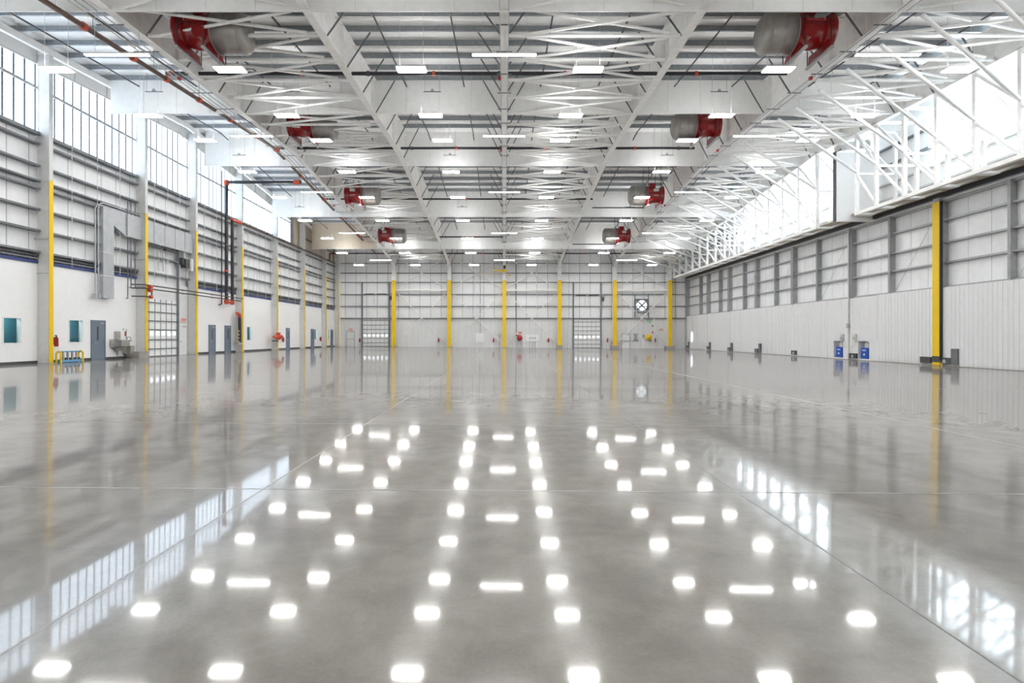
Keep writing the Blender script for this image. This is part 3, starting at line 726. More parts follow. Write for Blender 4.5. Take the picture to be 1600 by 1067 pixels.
# ------------------------------------------------------------------ sectional doors
ED = [0, 0.5, 1.12, 1.8, 2.39, 2.99, 3.63, 3.95]
def sectional(label, side):
    if side == 'left':
        a, b = 36.55, 40.35; P = lambda u, d, z: (XL + d, a + u, z); base = (XL, (a + b) / 2, fz(XL)); zf = fz(XL)
    else:
        a, b = SECT[side]; P = lambda u, d, z: (a + u, YB - d, z); base = ((a + b) / 2, YB, fz((a + b) / 2)); zf = base[2]
    W = b - a
    t = thing('sectional_door', base, label, 'door', 'white sectional doors', 'thing')
    def bx(mb, u0, u1, d0, d1, z0, z1):
        p, q = P(u0, d0, zf + z0), P(u1, d1, zf + z1)
        mb.box(min(p[0], q[0]), max(p[0], q[0]), min(p[1], q[1]), max(p[1], q[1]), p[2], q[2]); return mb
    for i, (z0, z1) in enumerate(zip(ED, ED[1:])):
        sec = bx(B(), 0.02, W - 0.02, 0.0, 0.05, z0 + 0.02, z1 - 0.012).build('door_section', M['wall'], t)
        bx(B(), 0.02, W - 0.02, 0.05, 0.10, z0 + 0.0, z0 + 0.07).build('section_rail', M['girt'], sec)
        for j in range(1, 6):
            bx(B(), W * j / 6 - 0.02, W * j / 6 + 0.02, 0.05, 0.09, z0 + 0.05, z1 - 0.02).build('stile', M['grey'], sec)
        if i == 2:
            for j in range(6):
                c = W * (j + 0.5) / 6
                bx(B(), c - 0.15, c + 0.15, 0.05, 0.075, z0 + 0.34, z0 + 0.6).build('pane', M['lite'], sec)
    for u in (-0.03, W + 0.03):
        bx(B(), u - 0.045, u + 0.045, 0.05, 0.2, 0.0, 8.8).build('track', M['girt'], t)
    bx(B(), 0.3, W * 0.45, 0.1, 0.3, 7.35, 7.45).build('torsion_spring', M['black'], t)
    bx(B(), W * 0.55, W - 0.3, 0.1, 0.3, 7.35, 7.45).build('torsion_spring', M['black'], t)
    for u in (W * 0.43, W * 0.57): bx(B(), u - 0.05, u + 0.05, 0.05, 0.12, 5.9, 7.4).build('counterweight_rail', M['column'], t)
    mt = bx(B(), W + 0.15, W + 0.5, 0.1, 0.4, 6.6, 7.1).build('motor', M['dark'], t)
    bx(B(), W + 0.2, W + 0.45, 0.1, 0.45, 7.1, 7.5).build('motor_gearbox', M['grey'], mt)
    return t
sectional('white sectional door with daylit lites between office-wall columns', 'left')
sectional('white sectional door with daylit lites at left of far end wall', 0)
sectional('white sectional door with daylit lites right of the middle on far wall', 1)

# ------------------------------------------------------------------ wall X bracing at the back
for n, (k, strut) in enumerate(((-2, True), (-1, False), (0, True), (2, True))):
    x0, x1 = FR[k] + 0.3, FR[k + 1] - 0.3
    lab = ['crossed white wall braces with strut, left bay beside the sectional door', 'crossed white wall braces without strut, left of the middle column',
           'crossed white wall braces with strut, right of the middle column', 'crossed white wall braces in front of the round exhaust fan'][n]
    t = thing('wall_bracing', ((x0 + x1) / 2, 77.7, 0.5), lab, 'bracing', 'crossed braces on the far wall')
    for (p, q) in (((x0, 0.55), (x1, 7.75)), ((x1, 0.55), (x0, 7.75)), ((x0, 8.2), (x1, 12.6)), ((x1, 8.2), (x0, 12.6))):
        d = 77.6 if p[0] < q[0] else 77.72
        B().bar((p[0], d, p[1]), (q[0], d, q[1]), 0.065, 8).build('brace', M['white'], t)
    if strut: B().box(x0 - 0.05, x1 + 0.05, 77.55, 77.8, 7.93, 8.13).build('strut', M['white'], t)
    B().bar(((x0 + x1) / 2, 77.55, 4.15), ((x0 + x1) / 2, 77.78, 4.15), 0.16, 10).build('gusset', M['white'], t)

# ------------------------------------------------------------------ lamps
LD = [23.8, 30.0, 35.7, 41.5, 47.4, 53.5, 60.2, 65.6, 73.3]
LY = [109.5, 181, 220, 269, 309, 345, 372.8, 395.6, 414.3]
LZ = [CAMZ + (VY - y) * d / FPX for y, d in zip(LY, LD)]
ROWS = [(-19.15, 'row along the office wall'), (-11.72, 'row under the left red foam units'), (-3.97, 'row just left of the middle girder'), (3.58, 'row just right of the middle girder'),
        (11.72, 'row under the right red foam units'), (19.45, 'row beside the hangar door truss')]
def make_bay_light(x, y, z, lab, up=True):
    t = thing('high_bay_light', (x, y, z), lab, 'lamp', 'flat high bay lights under the roof')
    B().box(x - 0.63, x + 0.63, y - 0.26, y + 0.26, z + 0.02, z + 0.09).build('housing', M['white'], t)
    B().box(x - 0.60, x + 0.60, y - 0.24, y + 0.24, z, z + 0.02).build('diffuser', M['lamp'], t)
    B().box(x - 0.2, x + 0.2, y - 0.12, y + 0.12, z + 0.09, z + 0.15).build('driver_box', M['column'], t)
    up_ = B()
    for s in (-1, 1): up_.box(x + s * 0.4 - 0.19, x + s * 0.4 + 0.19, y - 0.23, y + 0.23, z + 0.09, z + 0.095)
    if up: up_.build('added_fill_panel', M['roof_fill'], t)  # fill glow added on the housing top to brighten the roof underside
    w_ = B()
    for s in (-0.5, 0.5): w_.bar((x + s, y, z + 0.09), (x + s, y, zr(y) - 0.02), 0.008, 4)
    w_.build('suspension_wire', M['column'], t)
    return t
for x, rn in ROWS:
    for j, (d, z) in enumerate(zip(LD, LZ)):
        make_bay_light(x, d, z, f'{ORD[j]} flat lamp from the camera in the {rn}', not (abs(abs(x) - 11.72) < 0.1 and j in (0, 2, 4, 6)))
for x, rn in ROWS:                                   # the same grid goes on behind the frame's top edge
    for d, nm in ((18.0, 'nearer'), (12.0, 'second'), (6.0, 'hindmost')):
        make_bay_light(x, d, zr(d) - 3.2, f'{nm} flat lamp above the camera in the {rn}')
ND = [22.5, 34.5, 46.4, 57.2, 70.4]
NZ = [CAMZ + (VY - y) * d / FPX for y, d in zip([86.5, 213, 300.5, 364.3, 406.6], ND)]
for x, rn in ((-15.65, 'left'), (0.0, 'middle'), (15.5, 'right')):
    for j, (d, z) in enumerate(zip(ND, NZ)):
        t = thing('strip_light', (x, d, z), f'{ORD[j]} long strip lamp from the camera in the {rn} line, crosswise under a girder', 'lamp', 'long strip lights under the girders')
        B().box(x - 1.3, x + 1.3, d - 0.09, d + 0.09, z + 0.02, z + 0.08).build('housing', M['white'], t)
        for s in (-1, 1): B().box(x + s * 0.645 - 0.635, x + s * 0.645 + 0.635, d - 0.08, d + 0.08, z, z + 0.02).build('diffuser', M['lamp'], t)
        w_ = B()
        for s in (-0.9, 0.9): w_.bar((x + s, d, z + 0.08), (x + s, d, zr(d) - 0.02), 0.008, 4)
        w_.build('suspension_wire', M['column'], t)

# ------------------------------------------------------------------ red foam generators
def foam_unit(s, y, z, lab):
    x = s * 12.35
    t = thing('foam_generator', (x, y, z), lab, 'foam generator', 'red foam generators under the roof')
    ax = (s, 0, 0)
    B().lathe((x, y, z), ax, [(-1.45, 0.0), (-1.45, 0.60), (-1.3, 0.80), (-1.15, 0.83), (-0.1, 0.83), (-0.1, 0.0)], 32).build('intake_drum', M['taupe'], t)
    sb = B()
    for q in (-1.2, -0.62, -0.12): sb.lathe((x, y, z), ax, [(q - 0.02, 0.83), (q - 0.02, 0.845), (q + 0.02, 0.845), (q + 0.02, 0.83)], 32)
    sb.build('drum_band', M['taupe'], t)
    B().lathe((x, y, z), ax, [(-0.1, 0.85), (0.0, 0.85), (0.35, 0.74), (0.85, 0.64), (1.15, 0.62), (1.15, 0.0)], 32).build('red_cone', M['red'], t)
    B().lathe((x, y, z), ax, [(1.12, 0.62), (1.25, 0.70), (1.38, 0.82), (1.44, 0.84), (1.40, 0.80), (1.26, 0.66), (1.0, 0.58), (0.9, 0.0)], 32).build('bell_mouth', M['red'], t)
    B().box(x + s * 0.55 - 0.25, x + s * 0.55 + 0.25, y - 0.3, y + 0.3, z + 0.55, z + 1.0).build('gear_box', M['red'], t)
    mt = B().bar((x + s * 0.25, y - 0.62, z - 0.35), (x + s * 0.25, y - 0.95, z - 0.35), 0.26, 16).build('motor_hub', M['red'], t)
    B().bar((x + s * 0.0, y - 1.02, z + 0.05), (x + s * 0.75, y - 1.02, z + 0.05), 0.05, 8).build('foam_inlet_pipe', M['red'], t)
    # saddle plates on two rails along the hall
    for q in (0.02, 1.1):
        B().prism([(y - 0.75, z - 0.62), (y + 0.75, z - 0.62), (y + 0.8, z - 1.0), (y - 0.8, z - 1.0)] if q > 1 else [(y - 0.5, z - 0.6), (y + 0.5, z - 0.6), (y + 0.8, z - 0.98), (y - 0.8, z - 0.98)],
                  'x', x + s * q - 0.04, x + s * q + 0.04).build('saddle_plate', M['red'], t)
        rl = B().box(x + s * q - 0.06, x + s * q + 0.06, y - 1.0, y + 1.0, z - 1.07, z - 0.98).build('support_rail', M['grey'], t)
        for dy in (-0.92, 0.92):
            B().bar((x + s * q, y + dy, z - 1.0), (x + s * q, y + dy, zr(y + dy) - 0.28), 0.022, 6).build('hanger_rod', M['black'], rl)
    lb = B().box(x + s * 0.75 - 0.22, x + s * 0.75 + 0.22, y - 0.73, y - 0.71, z + 0.2, z + 0.42).build('data_plate', M['column'], t)
    for q in (0.27, 0.34): B().box(x + s * 0.75 - 0.17, x + s * 0.75 + 0.17, y - 0.735, y - 0.73, z + q, z + q + 0.025).build('print_line', M['brace'], lb)
    return t
for s, nm in ((-1, 'left'), (1, 'right')):
    for j, (y, z) in enumerate(((23.8, 14.45), (36.0, 15.1), (48.7, 13.85), (61.5, 12.65))):
        foam_unit(s, y, z, f'{ORD[j]} red foam generator from the camera, in the {nm} line under the roof')

# ------------------------------------------------------------------ sprinkler pipework
def pz(y): return zr(y) - 2.05
t = thing('sprinkler_main', (-17.0, 20, 14.5), 'brown sprinkler main with red couplings below the leftmost roof girder', 'pipe')
mp = B(); pts = [(-17.0, q, pz(q)) for q in (16, 28, 35, 41, 46.5, 56, 66, 73)]
mp.tube(pts, 0.11, 10); mp.build('main_pipe', M['brown'], t)
for q in (18, 22.5, 25.5, 28, 31, 34.5, 38, 41.3, 43.5, 46.5, 50, 52.3, 58, 64.9):
    a, b = Vector((-17.0, q - 0.09, pz(q - 0.09))), Vector((-17.0, q + 0.09, pz(q + 0.09)))
    B().bar(a, b, 0.16, 10).build('coupling', M['orange'], t)
for q in range(19, 72, 4): B().bar((-17.0, q, pz(q) + 0.1), (-17.0, q, zr(q) - 0.05), 0.012, 4).build('hanger_rod', M['brace'], t)
LAT = [(28.0, 14.75, -17, 14.2, 0.09), (41.3, 15.5, -17, 14.1, 0.09), (52.3, 14.45, -17, 8.3, 0.08), (64.9, 13.15, -17, 7.8, 0.08), (73.2, 12.46, -22.9, 21.2, 0.09)]
for j, (y, z, x0, x1, r) in enumerate(LAT):
    t = thing('cross_pipe', (x0, y, z), f'{ORD[j]} black cross pipe from the camera, spanning under the girders', 'pipe', 'black pipes crossing under the roof')
    B().bar((x0, y, z), (x1, y, z), r, 10).build('pipe_run', M['black'], t)
    x = x0 + 0.25; n = 0
    while x < x1:
        B().bar((x - 0.07, y, z), (x + 0.07, y, z), r + 0.035, 10).build('coupling', M['orange'] if n % 2 == 0 else M['dark'], t)
        x += 3.3; n += 1
    x = x0 + 1.5
    while x < x1:
        B().bar((x, y, z + r), (x, y, zr(y) - 0.05), 0.011, 4).build('hanger_rod', M['column'], t); x += 3.8
# foam feeds
for j, (y, z, x0, x1, zu) in enumerate(((50.0, 13.1, 7.9, 12.7, 13.0), (62.8, 11.95, 7.7, 12.6, 12.2), (36.9, 14.1, 12.9, 14.1, 14.2))):
    if j == 2: continue
    t = thing('foam_feed_pipe', (x0, y, z), ['thin black feed pipe rising to the third right red unit', 'thin black feed pipe rising to the farthest right red unit'][j], 'pipe', 'feed pipes of the foam generators')
    B().tube([(x0, y, z), (x1, y, z)], 0.05, 8).build('feed_run', M['black'], t)
    B().tube([(x1, y, z), (x1, y, z + 0.75)], 0.05, 8).build('feed_riser', M['black'], t)
# branch lines between the curtains
seg = [16.5] + [c[0] for c in CURT] + [77.0]
bn = 0
BX = []
for k0, k1 in zip([-23.0] + [FR[k] for k in range(-2, 3)], [FR[k] for k in range(-2, 4)]):
    BX += [k0 + (k1 - k0) * 0.27, k0 + (k1 - k0) * 0.70]
for x in BX: pass
BAYN = ['bay along the office wall', 'left foam unit bay', 'bay left of the middle girder', 'bay right of the middle girder', 'right foam unit bay', 'bay beside the door truss']
for bi in range(12):
    x = BX[bi]
    t = thing('branch_line', (x, 20, 15), f'{["left", "right"][bi % 2]} thin dark sprinkler branch line in the {BAYN[bi // 2]}', 'pipe', 'thin sprinkler branch lines along the roof')
    for a, b in zip(seg, seg[1:]):
        a2, b2 = a + 0.9, b - 0.75
        pts = [a2] + ([41] if a2 < 41 < b2 else []) + [b2]
        mb = B()
        for p, q in zip(pts, pts[1:]): mb.bar((x, p, zr(p) - 0.95), (x, q, zr(q) - 0.95), 0.04, 6)
        pr_ = mb.build('pipe_run', M['dark'], t)
        q = a2 + 1.2
        while q < b2 - 0.5:
            B().bar((x, q, zr(q) - 1.12), (x, q, zr(q) - 0.95), 0.02, 5).build('sprinkler_head', M['brass'], pr_); q += 3.0
# detector bars near each curtain
DBX = [-20.2, -12.3, -4.15, 3.85, 12.4]
for i, (yc, zc) in enumerate(CURT[1:4]):
    yq = yc - 0.6; z = [15.66, 15.36, 14.33][i]
    for j, x in enumerate(DBX):
        t = thing('detector_bar', (x, yq, z), f'hanging detector bar at the {["second", "third", "fourth"][i]} draft curtain, {BAYN[j]}', 'detector', 'hanging detector bars at the curtains')
        B().box(x - 0.5, x + 0.5, yq - 0.03, yq + 0.03, z - 0.03, z).build('channel', M['brace'], t)
        B().lathe((x, yq, z), (0, 0, 1), [(0, 0.1), (0.08, 0.1), (0.14, 0.05), (0.14, 0)], 12).build('detector_head', M['grey'], t)
        w_ = B()
        for s in (-0.42, 0.42): w_.bar((x + s, yq, z), (x + s, yq, zr(yq) - 0.1), 0.007, 4)
        w_.build('drop_rod', M['brace'], t)
# conduit bundle under the leftmost girder, clamped with cross bars
for k, nm in ((-2, 'leftmost'), (0, 'middle'), (2, 'right-hand')):
    X = FR[k] - (0.45 if k == -2 else 0)
    t = thing('conduit_run', (X, 20, 14), f'conduits with short cross bars below the {nm} lamp line girder', 'conduit', 'conduit runs below the girders')
    offs = (-0.45, -0.2, 0.1) if k == -2 else (-0.17, 0.17)
    yk = [16, 22, 31.5, 41, 50, 59, 69]
    for q in offs:
        B().tube([(X + q, y, zb(y) - 0.09) for y in yk], 0.022, 6).build('conduit_pipe', M['beige'] if q == offs[0] and k == -2 else M['grey'], t)
    for y in [18 + 2.3 * j for j in range(22)]:
        B().box(X - (0.75 if k == -2 else 0.36), X + 0.36, y - 0.02, y + 0.02, zb(y) - 0.065, zb(y) - 0.03).build('cross_bar', M['brace'], t)
    for j, y in enumerate((27.5, 39.5, 52.5)):
        B().box(X - 0.3, X - 0.16, y - 0.07, y + 0.07, zb(y) - 0.2, zb(y) - 0.05).build('alarm_box', M['ext_red'], t)

# ------------------------------------------------------------------ office wall services
def riser(name, y, x, z0, z1, r, lab, m='black'):
    t = thing(name, (x, y, z0), lab, 'pipe', 'black risers on the office wall')
    B().bar((x, y, z0 + 0.2), (x, y, z1), r, 10).build('riser_pipe', M[m], t)
    return t
t = riser('riser_pipe_stack', 46.6, -23.25, 4.3, 14.45, 0.14, 'taller thick black riser with red elbows feeding roof pipe')
B().bar((-23.25, 46.6, 14.45), (-17.0, 46.6, 14.45), 0.13, 10).build('roof_run', M['black'], t)
B().lathe((-23.25, 46.6, 14.2), (0, 0, 1), [(0, 0), (0, 0.2), (0.3, 0.24), (0.42, 0.15), (0.42, 0)], 12).build('top_elbow', M['orange'], t)
B().lathe((-23.25, 46.6, 4.25), (0, 0, 1), [(0, 0), (0, 0.16), (0.2, 0.2), (0.45, 0.18), (0.45, 0)], 12).build('bottom_elbow', M['orange'], t)
B().bar((-17.1, 46.6, 14.45), (-17.6, 46.6, 14.45), 0.2, 12).build('tee_coupling', M['orange'], t)
for z in (11.2, 9.2, 7.0, 5.2): B().box(-23.7, -23.0, 46.5, 46.7, z - 0.03, z + 0.03).build('clamp', M['column'], t)
B().bar((-23.25, 46.6, 6.95), (-23.25, 46.6, 7.1), 0.17, 10).build('coupling', M['orange'], t)
t = riser('riser_pipe_stack', 47.6, -23.25, 4.35, 11.5, 0.13, 'shorter thick black riser with red elbow joining the wall pipe')
B().tube([(-23.25, 47.6, 11.5), (-23.1, 49.0, 11.5), (-22.95, 73.2, 11.45), (-22.95, 73.2, 12.46)], 0.09, 8).build('wall_run', M['brown'], t)
B().bar((-23.25, 47.5, 11.5), (-23.15, 48.9, 11.5), 0.15, 10).build('top_elbow', M['orange'], t)
B().lathe((-23.25, 47.6, 4.25), (0, 0, 1), [(0, 0), (0, 0.15), (0.2, 0.19), (0.45, 0.16), (0.45, 0)], 12).build('bottom_elbow', M['orange'], t)
B().bar((-23.22, 46.55, 4.42), (-23.22, 47.65, 4.42), 0.12, 10).build('crossover', M['orange'], t)
for q in (54, 58, 63, 68): B().bar((-22.98, q - 0.08, 11.48), (-22.98, q + 0.08, 11.48), 0.12, 8).build('coupling', M['brown'], t)
t = riser('thin_riser', 45.9, -23.3, 4.0, 15.2, 0.045, 'thin dark riser left of the thick black risers')
B().bar((-23.3, 45.9, 4.2), (-23.3, 45.4, 4.1), 0.045, 6).build('tail_pipe', M['dark'], t)
# manifold with hose valves
t = thing('hose_valve_manifold', (-23.3, 48.85, 0.8), 'short black standpipe with red elbow and brass hose valves', 'valve', None)
B().bar((-23.3, 49.0, 1.0), (-23.3, 49.0, 3.3), 0.13, 12).build('standpipe', M['black'], t)
B().tube([(-23.3, 49.0, 3.25), (-23.3, 48.9, 3.5), (-23.3, 48.55, 3.55)], 0.15, 10).build('red_elbow', M['orange'], t)
for z in (1.1, 1.4, 1.7, 2.0):
    v_ = B().bar((-23.3, 48.9, z), (-23.15, 48.45, z), 0.07, 8).build('hose_valve', M['brass'], t)
    B().bar((-23.15, 48.45, z), (-23.12, 48.36, z), 0.10, 8).build('valve_cap', M['brass'], v_)
B().bar((-23.3, 48.5, 1.0), (-23.3, 48.5, 3.4), 0.03, 6).build('drain_pipe', M['grey'], t)
B().box(-23.5, -23.1, 48.4, 49.1, 0.85, 1.0).build('valve_bracket', M['grey'], t)
# red valve station at the fifth column
t = thing('red_valve_station', (-23.0, 56.6, 1.0), 'red valve station on thin pipes at the fifth office-wall column', 'valve')
B().bar((-23.0, 55.6, 1.5), (-23.0, 57.1, 1.5), 0.15, 10).build('valve_header', M['orange'], t)
for q in (55.8, 56.2, 56.6, 57.0): B().bar((-23.0, q, 1.2), (-23.0, q, 1.95), 0.1, 8).build('valve_body', M['orange'] if q > 56 else M['grey'], t)
B().bar((-22.85, 56.7, 1.5), (-22.6, 56.7, 1.5), 0.2, 12).build('hand_wheel', M['orange'], t)
B().bar((-23.1, 55.5, 1.1), (-23.1, 56.6, 1.1), 0.07, 8).build('drain_pipe', M['base'], t)
B().bar((-23.3, 55.75, 1.6), (-23.3, 55.75, 11.4), 0.035, 6).build('supply_pipe', M['column'], t)
B().box(-23.85, -23.1, 56.9, 57.0, 1.0, 1.1).build('wall_bracket', M['dark'], t)
# pair of dark pipes across the sectional door bay
for z, nm, y1 in ((4.85, 'upper', 49.0), (4.62, 'lower', 48.6)):
    t = thing('wall_pipe', (-22.98, 35.3, z), f'{nm} of the two dark pipes crossing above the office-wall sectional door', 'pipe', 'dark pipe pair on the office wall')
    B().tube([(-23.7, 35.4, z), (-22.98, 35.6, z), (-22.98, y1, z)], 0.04, 8).build('pipe_run', M['base'], t)
    B().bar((-22.98, 36.05, z - 0.09), (-22.98, 36.25, z - 0.09), 0.13, 10).build('red_valve', M['orange'], t)
    for q in (40, 44): B().box(-23.2, -22.94, q - 0.03, q + 0.03, z - 0.06, z - 0.03).build('pipe_bracket', M['grey'], t)
t = thing('wall_pipe', (-22.98, 35.3, 4.1), 'short dark stub pipe with red valve on second office-wall column', 'pipe', 'dark pipe pair on the office wall')
B().tube([(-23.7, 35.4, 4.1), (-22.98, 35.6, 4.1), (-22.98, 36.3, 4.1), (-22.98, 36.3, 4.8)], 0.04, 8).build('pipe_run', M['base'], t)
B().bar((-22.98, 36.1, 4.1), (-22.98, 36.3, 4.1), 0.11, 10).build('red_valve', M['orange'], t)
# galvanised duct
t = thing('galvanised_duct', (-23.6, 33, 3.8), 'galvanised duct dropping down the office wall left of second column', 'duct')
B().box(-23.78, -23.48, 32.6, 33.5, 3.8, 8.2).build('vertical_drop', M['duct'], t)
B().prism([(32.6, 8.2), (33.5, 8.2), (34.6, 7.75), (34.6, 9.15), (32.6, 9.15)], 'x', -23.78, -23.48).build('elbow', M['duct'], t)
B().box(-23.6, -23.4, 34.6, 41.8, 7.75, 9.15).build('horizontal_run', M['duct'], t)
for z in (5.1, 6.5): B().box(-23.79, -23.46, 32.57, 33.53, z - 0.03, z + 0.03).build('duct_flange', M['column'], t)
for q in (37.2, 38.4, 39.6, 40.8): B().box(-23.62, -23.38, q - 0.03, q + 0.03, 7.72, 9.18).build('duct_flange', M['grey'], t)
for j, (q, zt) in enumerate(((32.05, 9.2), (32.3, 9.35))):
    t = thing('bent_conduit', (-23.5, q, 3.9), f'{["outer", "inner"][j]} bright conduit bending over beside the galvanised duct', 'conduit', 'conduits beside the duct')
    B().tube([(-23.55, q, 3.9), (-23.55, q, zt - 0.3), (-23.55, q + 0.12, zt - 0.08), (-23.55, q + 0.35, zt), (-23.55, 36.0, zt)], 0.04, 8).build('conduit_pipe', M['duct'], t)
    B().box(-23.65, -23.45, q - 0.08, q + 0.08, 3.75, 4.0).build('junction_box', M['grey'], t)
for j, (q, z0, z1) in enumerate(((35.05, 4.6, 9.9), (35.45, 4.6, 9.9), (34.75, 3.9, 10))):
    t = thing('drop_conduit', (-23.45, q, z0), f'{["first", "second", "third"][j]} thin dark drop pipe between duct and second column', 'conduit', 'drop pipes beside the second column')
    B().tube([(-23.5, q - 0.18, z0), (-23.5, q, z0), (-23.5, q, z1), (-23.7, q + 0.3, z1 + 0.2)], 0.03, 6).build('conduit_pipe', M['brace'], t)
    B().box(-23.6, -23.48, q - 0.06, q + 0.06, z1 - 0.6, z1 - 0.5).build('clamp', M['grey'], t)
# wall-hung heater motor beyond second column
t = thing('door_operator', (-23.4, 40.9, 6.8), 'dark door operator with cables right of the office-wall sectional door', 'motor')
B().box(-23.7, -23.3, 40.75, 41.25, 6.6, 7.2).build('operator_body', M['dark'], t)
B().box(-23.5, -23.2, 41.25, 41.55, 6.4, 7.3).build('control_panel', M['column'], t)
B().tube([(-23.4, 41.3, 6.4), (-23.3, 41.1, 5.5), (-23.4, 41.2, 4.9)], 0.02, 6).build('cable', M['grey'], t)
# sink station
zf = fz(-23.5)
t = thing('wash_sink', (-23.5, 34.2, zf), 'stainless wall-hung wash sink between office door and second column', 'sink')
B().prism([(-23.78, 1.35), (-23.1, 1.3), (-23.1, 0.95), (-23.78, 0.85)], 'y', 33.6, 34.35).build('basin', M['steel'], t)
B().prism([(-23.78, 0.9), (-23.3, 0.9), (-23.45, 0.65), (-23.78, 0.65)], 'y', 33.95, 34.3).build('apron', M['steel'], t)
B().box(-23.8, -23.7, 33.95, 34.4, 1.4, 1.85).build('towel_dispenser', M['steel'], t)
B().tube([(-23.75, 34.0, 1.35), (-23.6, 34.0, 1.5), (-23.45, 34.0, 1.42)], 0.02, 6).build('faucet', M['steel'], t)
B().bar((-23.75, 34.2, 0.35), (-23.75, 34.2, 0.7), 0.04, 8).build('drain_pipe', M['steel'], t)
t = thing('eyewash_station', (-23.5, 35.0, zf), 'small eyewash with round bowl right of the wash sink', 'eyewash')
B().lathe((-23.6, 35.0, 1.2), (0, 0, 1), [(0, 0), (0.02, 0.12), (0.1, 0.2), (0.12, 0.2), (0.04, 0.1)], 14).build('bowl', M['steel'], t)
B().tube([(-23.78, 35.0, 1.2), (-23.6, 35.0, 1.18)], 0.03, 6).tube([(-23.75, 35.0, 1.2), (-23.75, 35.0, 2.0)], 0.02, 6).build('supply_pipe', M['steel'], t)
B().tube([(-23.6, 35.0 - 0.2, 1.35), (-23.6, 34.88, 1.5), (-23.6, 35.12, 1.5), (-23.6, 35.2, 1.35)], 0.015, 6).build('spray_arch', M['base'], t)
B().box(-23.8, -23.78, 34.7, 34.85, 1.9, 2.05).build('sign_plate', M['green'], t)
B().box(-23.8, -23.78, 34.9, 35.0, 1.55, 1.85).build('inspection_tag', M['ext_red'], t)
t = thing('floor_box', (-23.3, 35.4, zf), 'low stainless box on the floor below the eyewash', 'box')
B().box(-23.75, -22.95, 34.95, 35.9, zf, zf + 0.42).build('box_body', M['steel'], t)
B().box(-23.75, -23.3, 34.7, 35.1, zf + 0.3, zf + 0.8).build('box_riser', M['steel'], t)
# blue and yellow rail stand
t = thing('blue_rail_rack', (-23.1, 29.5, zf), 'low blue rail rack with yellow ends beside the first column', 'rack')
B().bar((-23.05, 28.85, zf + 0.58), (-23.05, 30.25, zf + 0.58), 0.03, 8).build('top_rail', M['sky_blue'], t)
B().box(-23.15, -22.95, 28.85, 30.25, zf + 0.03, zf + 0.14).build('bottom_tray', M['sky_blue'], t)
for q in (29.1, 29.4, 29.7, 30.0):
    B().box(-23.09, -23.01, q - 0.04, q + 0.04, zf + 0.14, zf + 0.56).build('upright', M['grey'], t)
for q in (29.25, 29.55, 29.85, 30.1): B().box(-23.12, -22.98, q - 0.08, q + 0.08, zf + 0.14, zf + 0.26).build('chock', M['base'], t)
for q in (28.8, 30.3):
    B().tube([(-23.17, q, zf), (-23.17, q, zf + 0.5), (-23.05, q, zf + 0.61), (-22.93, q, zf + 0.5), (-22.93, q, zf)], 0.045, 8).build('yellow_end', M['yellow'], t)

# extinguishers
def extinguisher(loc, face, lab):
    x, y, z = loc
    t = thing('fire_extinguisher', loc, lab, 'extinguisher', 'red fire extinguishers on the walls')
    B().lathe((x, y, z), (0, 0, 1), [(0, 0), (0, 0.085), (0.03, 0.095), (0.42, 0.095), (0.5, 0.05), (0.52, 0.03), (0.52, 0)], 12).build('cylinder_body', M['ext_red'], t)
    B().bar((x, y, z + 0.5), (x, y, z + 0.6), 0.03, 8).box(x - 0.02, x + 0.02, y - 0.1, y + 0.02, z + 0.57, z + 0.61).build('valve_handle', M['base'], t)
    B().tube([(x, y - 0.05, z + 0.56), (x + 0.1, y - 0.08, z + 0.45), (x + 0.11, y - 0.06, z + 0.15)], 0.015, 6).build('hose', M['black'], t)
    if face == 'x': B().box(XL, x - 0.09, y - 0.05, y + 0.05, z + 0.1, z + 0.5).build('wall_bracket', M['base'], t)
    else: B().box(x - 0.05, x + 0.05, y + 0.09, YB, z + 0.1, z + 0.5).build('wall_bracket', M['base'], t)
BX_ = lambda px: (px - VX) * 78 / FPX
extinguisher((-23.65, 29.4, 1.0), 'x', 'red extinguisher on office wall just behind the first column')
extinguisher((-23.65, 59.6, 0.95), 'x', 'red extinguisher left of the door beyond the red valve station')
extinguisher((-23.65, 71.8, 0.95), 'x', 'red extinguisher on office wall right of the farthest pale window')
for px, lab in ((561.5, 'red extinguisher between far exit door and left sectional door'), (685, 'red extinguisher on far wall left of the second free yellow column'), (771, 'red extinguisher on far wall just left of the middle column'),
                (857, 'red extinguisher on far wall right of the white notice board'), (949.5, 'red extinguisher on far wall right of the right sectional door'), (957, 'red extinguisher low beside the yellow column right of right sectional door'),
                (1024, 'red extinguisher on far wall right of the yellow hose reel')):
    extinguisher((BX_(px), YB - 0.22, 0.75 if px != 957 else 0.35), 'y', lab)

# ------------------------------------------------------------------ far wall equipment
zb0 = lambda px: fz(BX_(px))
t = thing('exhaust_fan', (19.3, YB - 0.3, 5.0), 'large square exhaust fan with daylit round opening on far wall', 'fan')
X, Z = 19.3, 5.92; H = 0.9
fb = B(); fb.box(X - H, X + H, YB - 0.45, YB - 0.42, Z + 0.72, Z + H).box(X - H, X + H, YB - 0.45, YB - 0.42, Z - H, Z - 1.02).box(X - H, X - 1.02, YB - 0.45, YB - 0.42, Z - 1.02, Z + 0.72).box(X + 0.72, X + H, YB - 0.45, YB - 0.42, Z - 1.02, Z + 0.72)
n = 32
vs = [(X + 0.72 * math.cos(2 * PI * i / n), YB - 0.435, Z + 0.72 * math.sin(2 * PI * i / n)) for i in range(n)]
sq = []
for i in range(n):
    c_, s_ = math.cos(2 * PI * i / n), math.sin(2 * PI * i / n); m_ = max(abs(c_), abs(s_)); sq.append((X + 0.74 * c_ / m_, YB - 0.435, Z + 0.74 * s_ / m_))
fb.add(vs + sq, [(i, (i + 1) % n, n + (i + 1) % n, n + i) for i in range(n)])
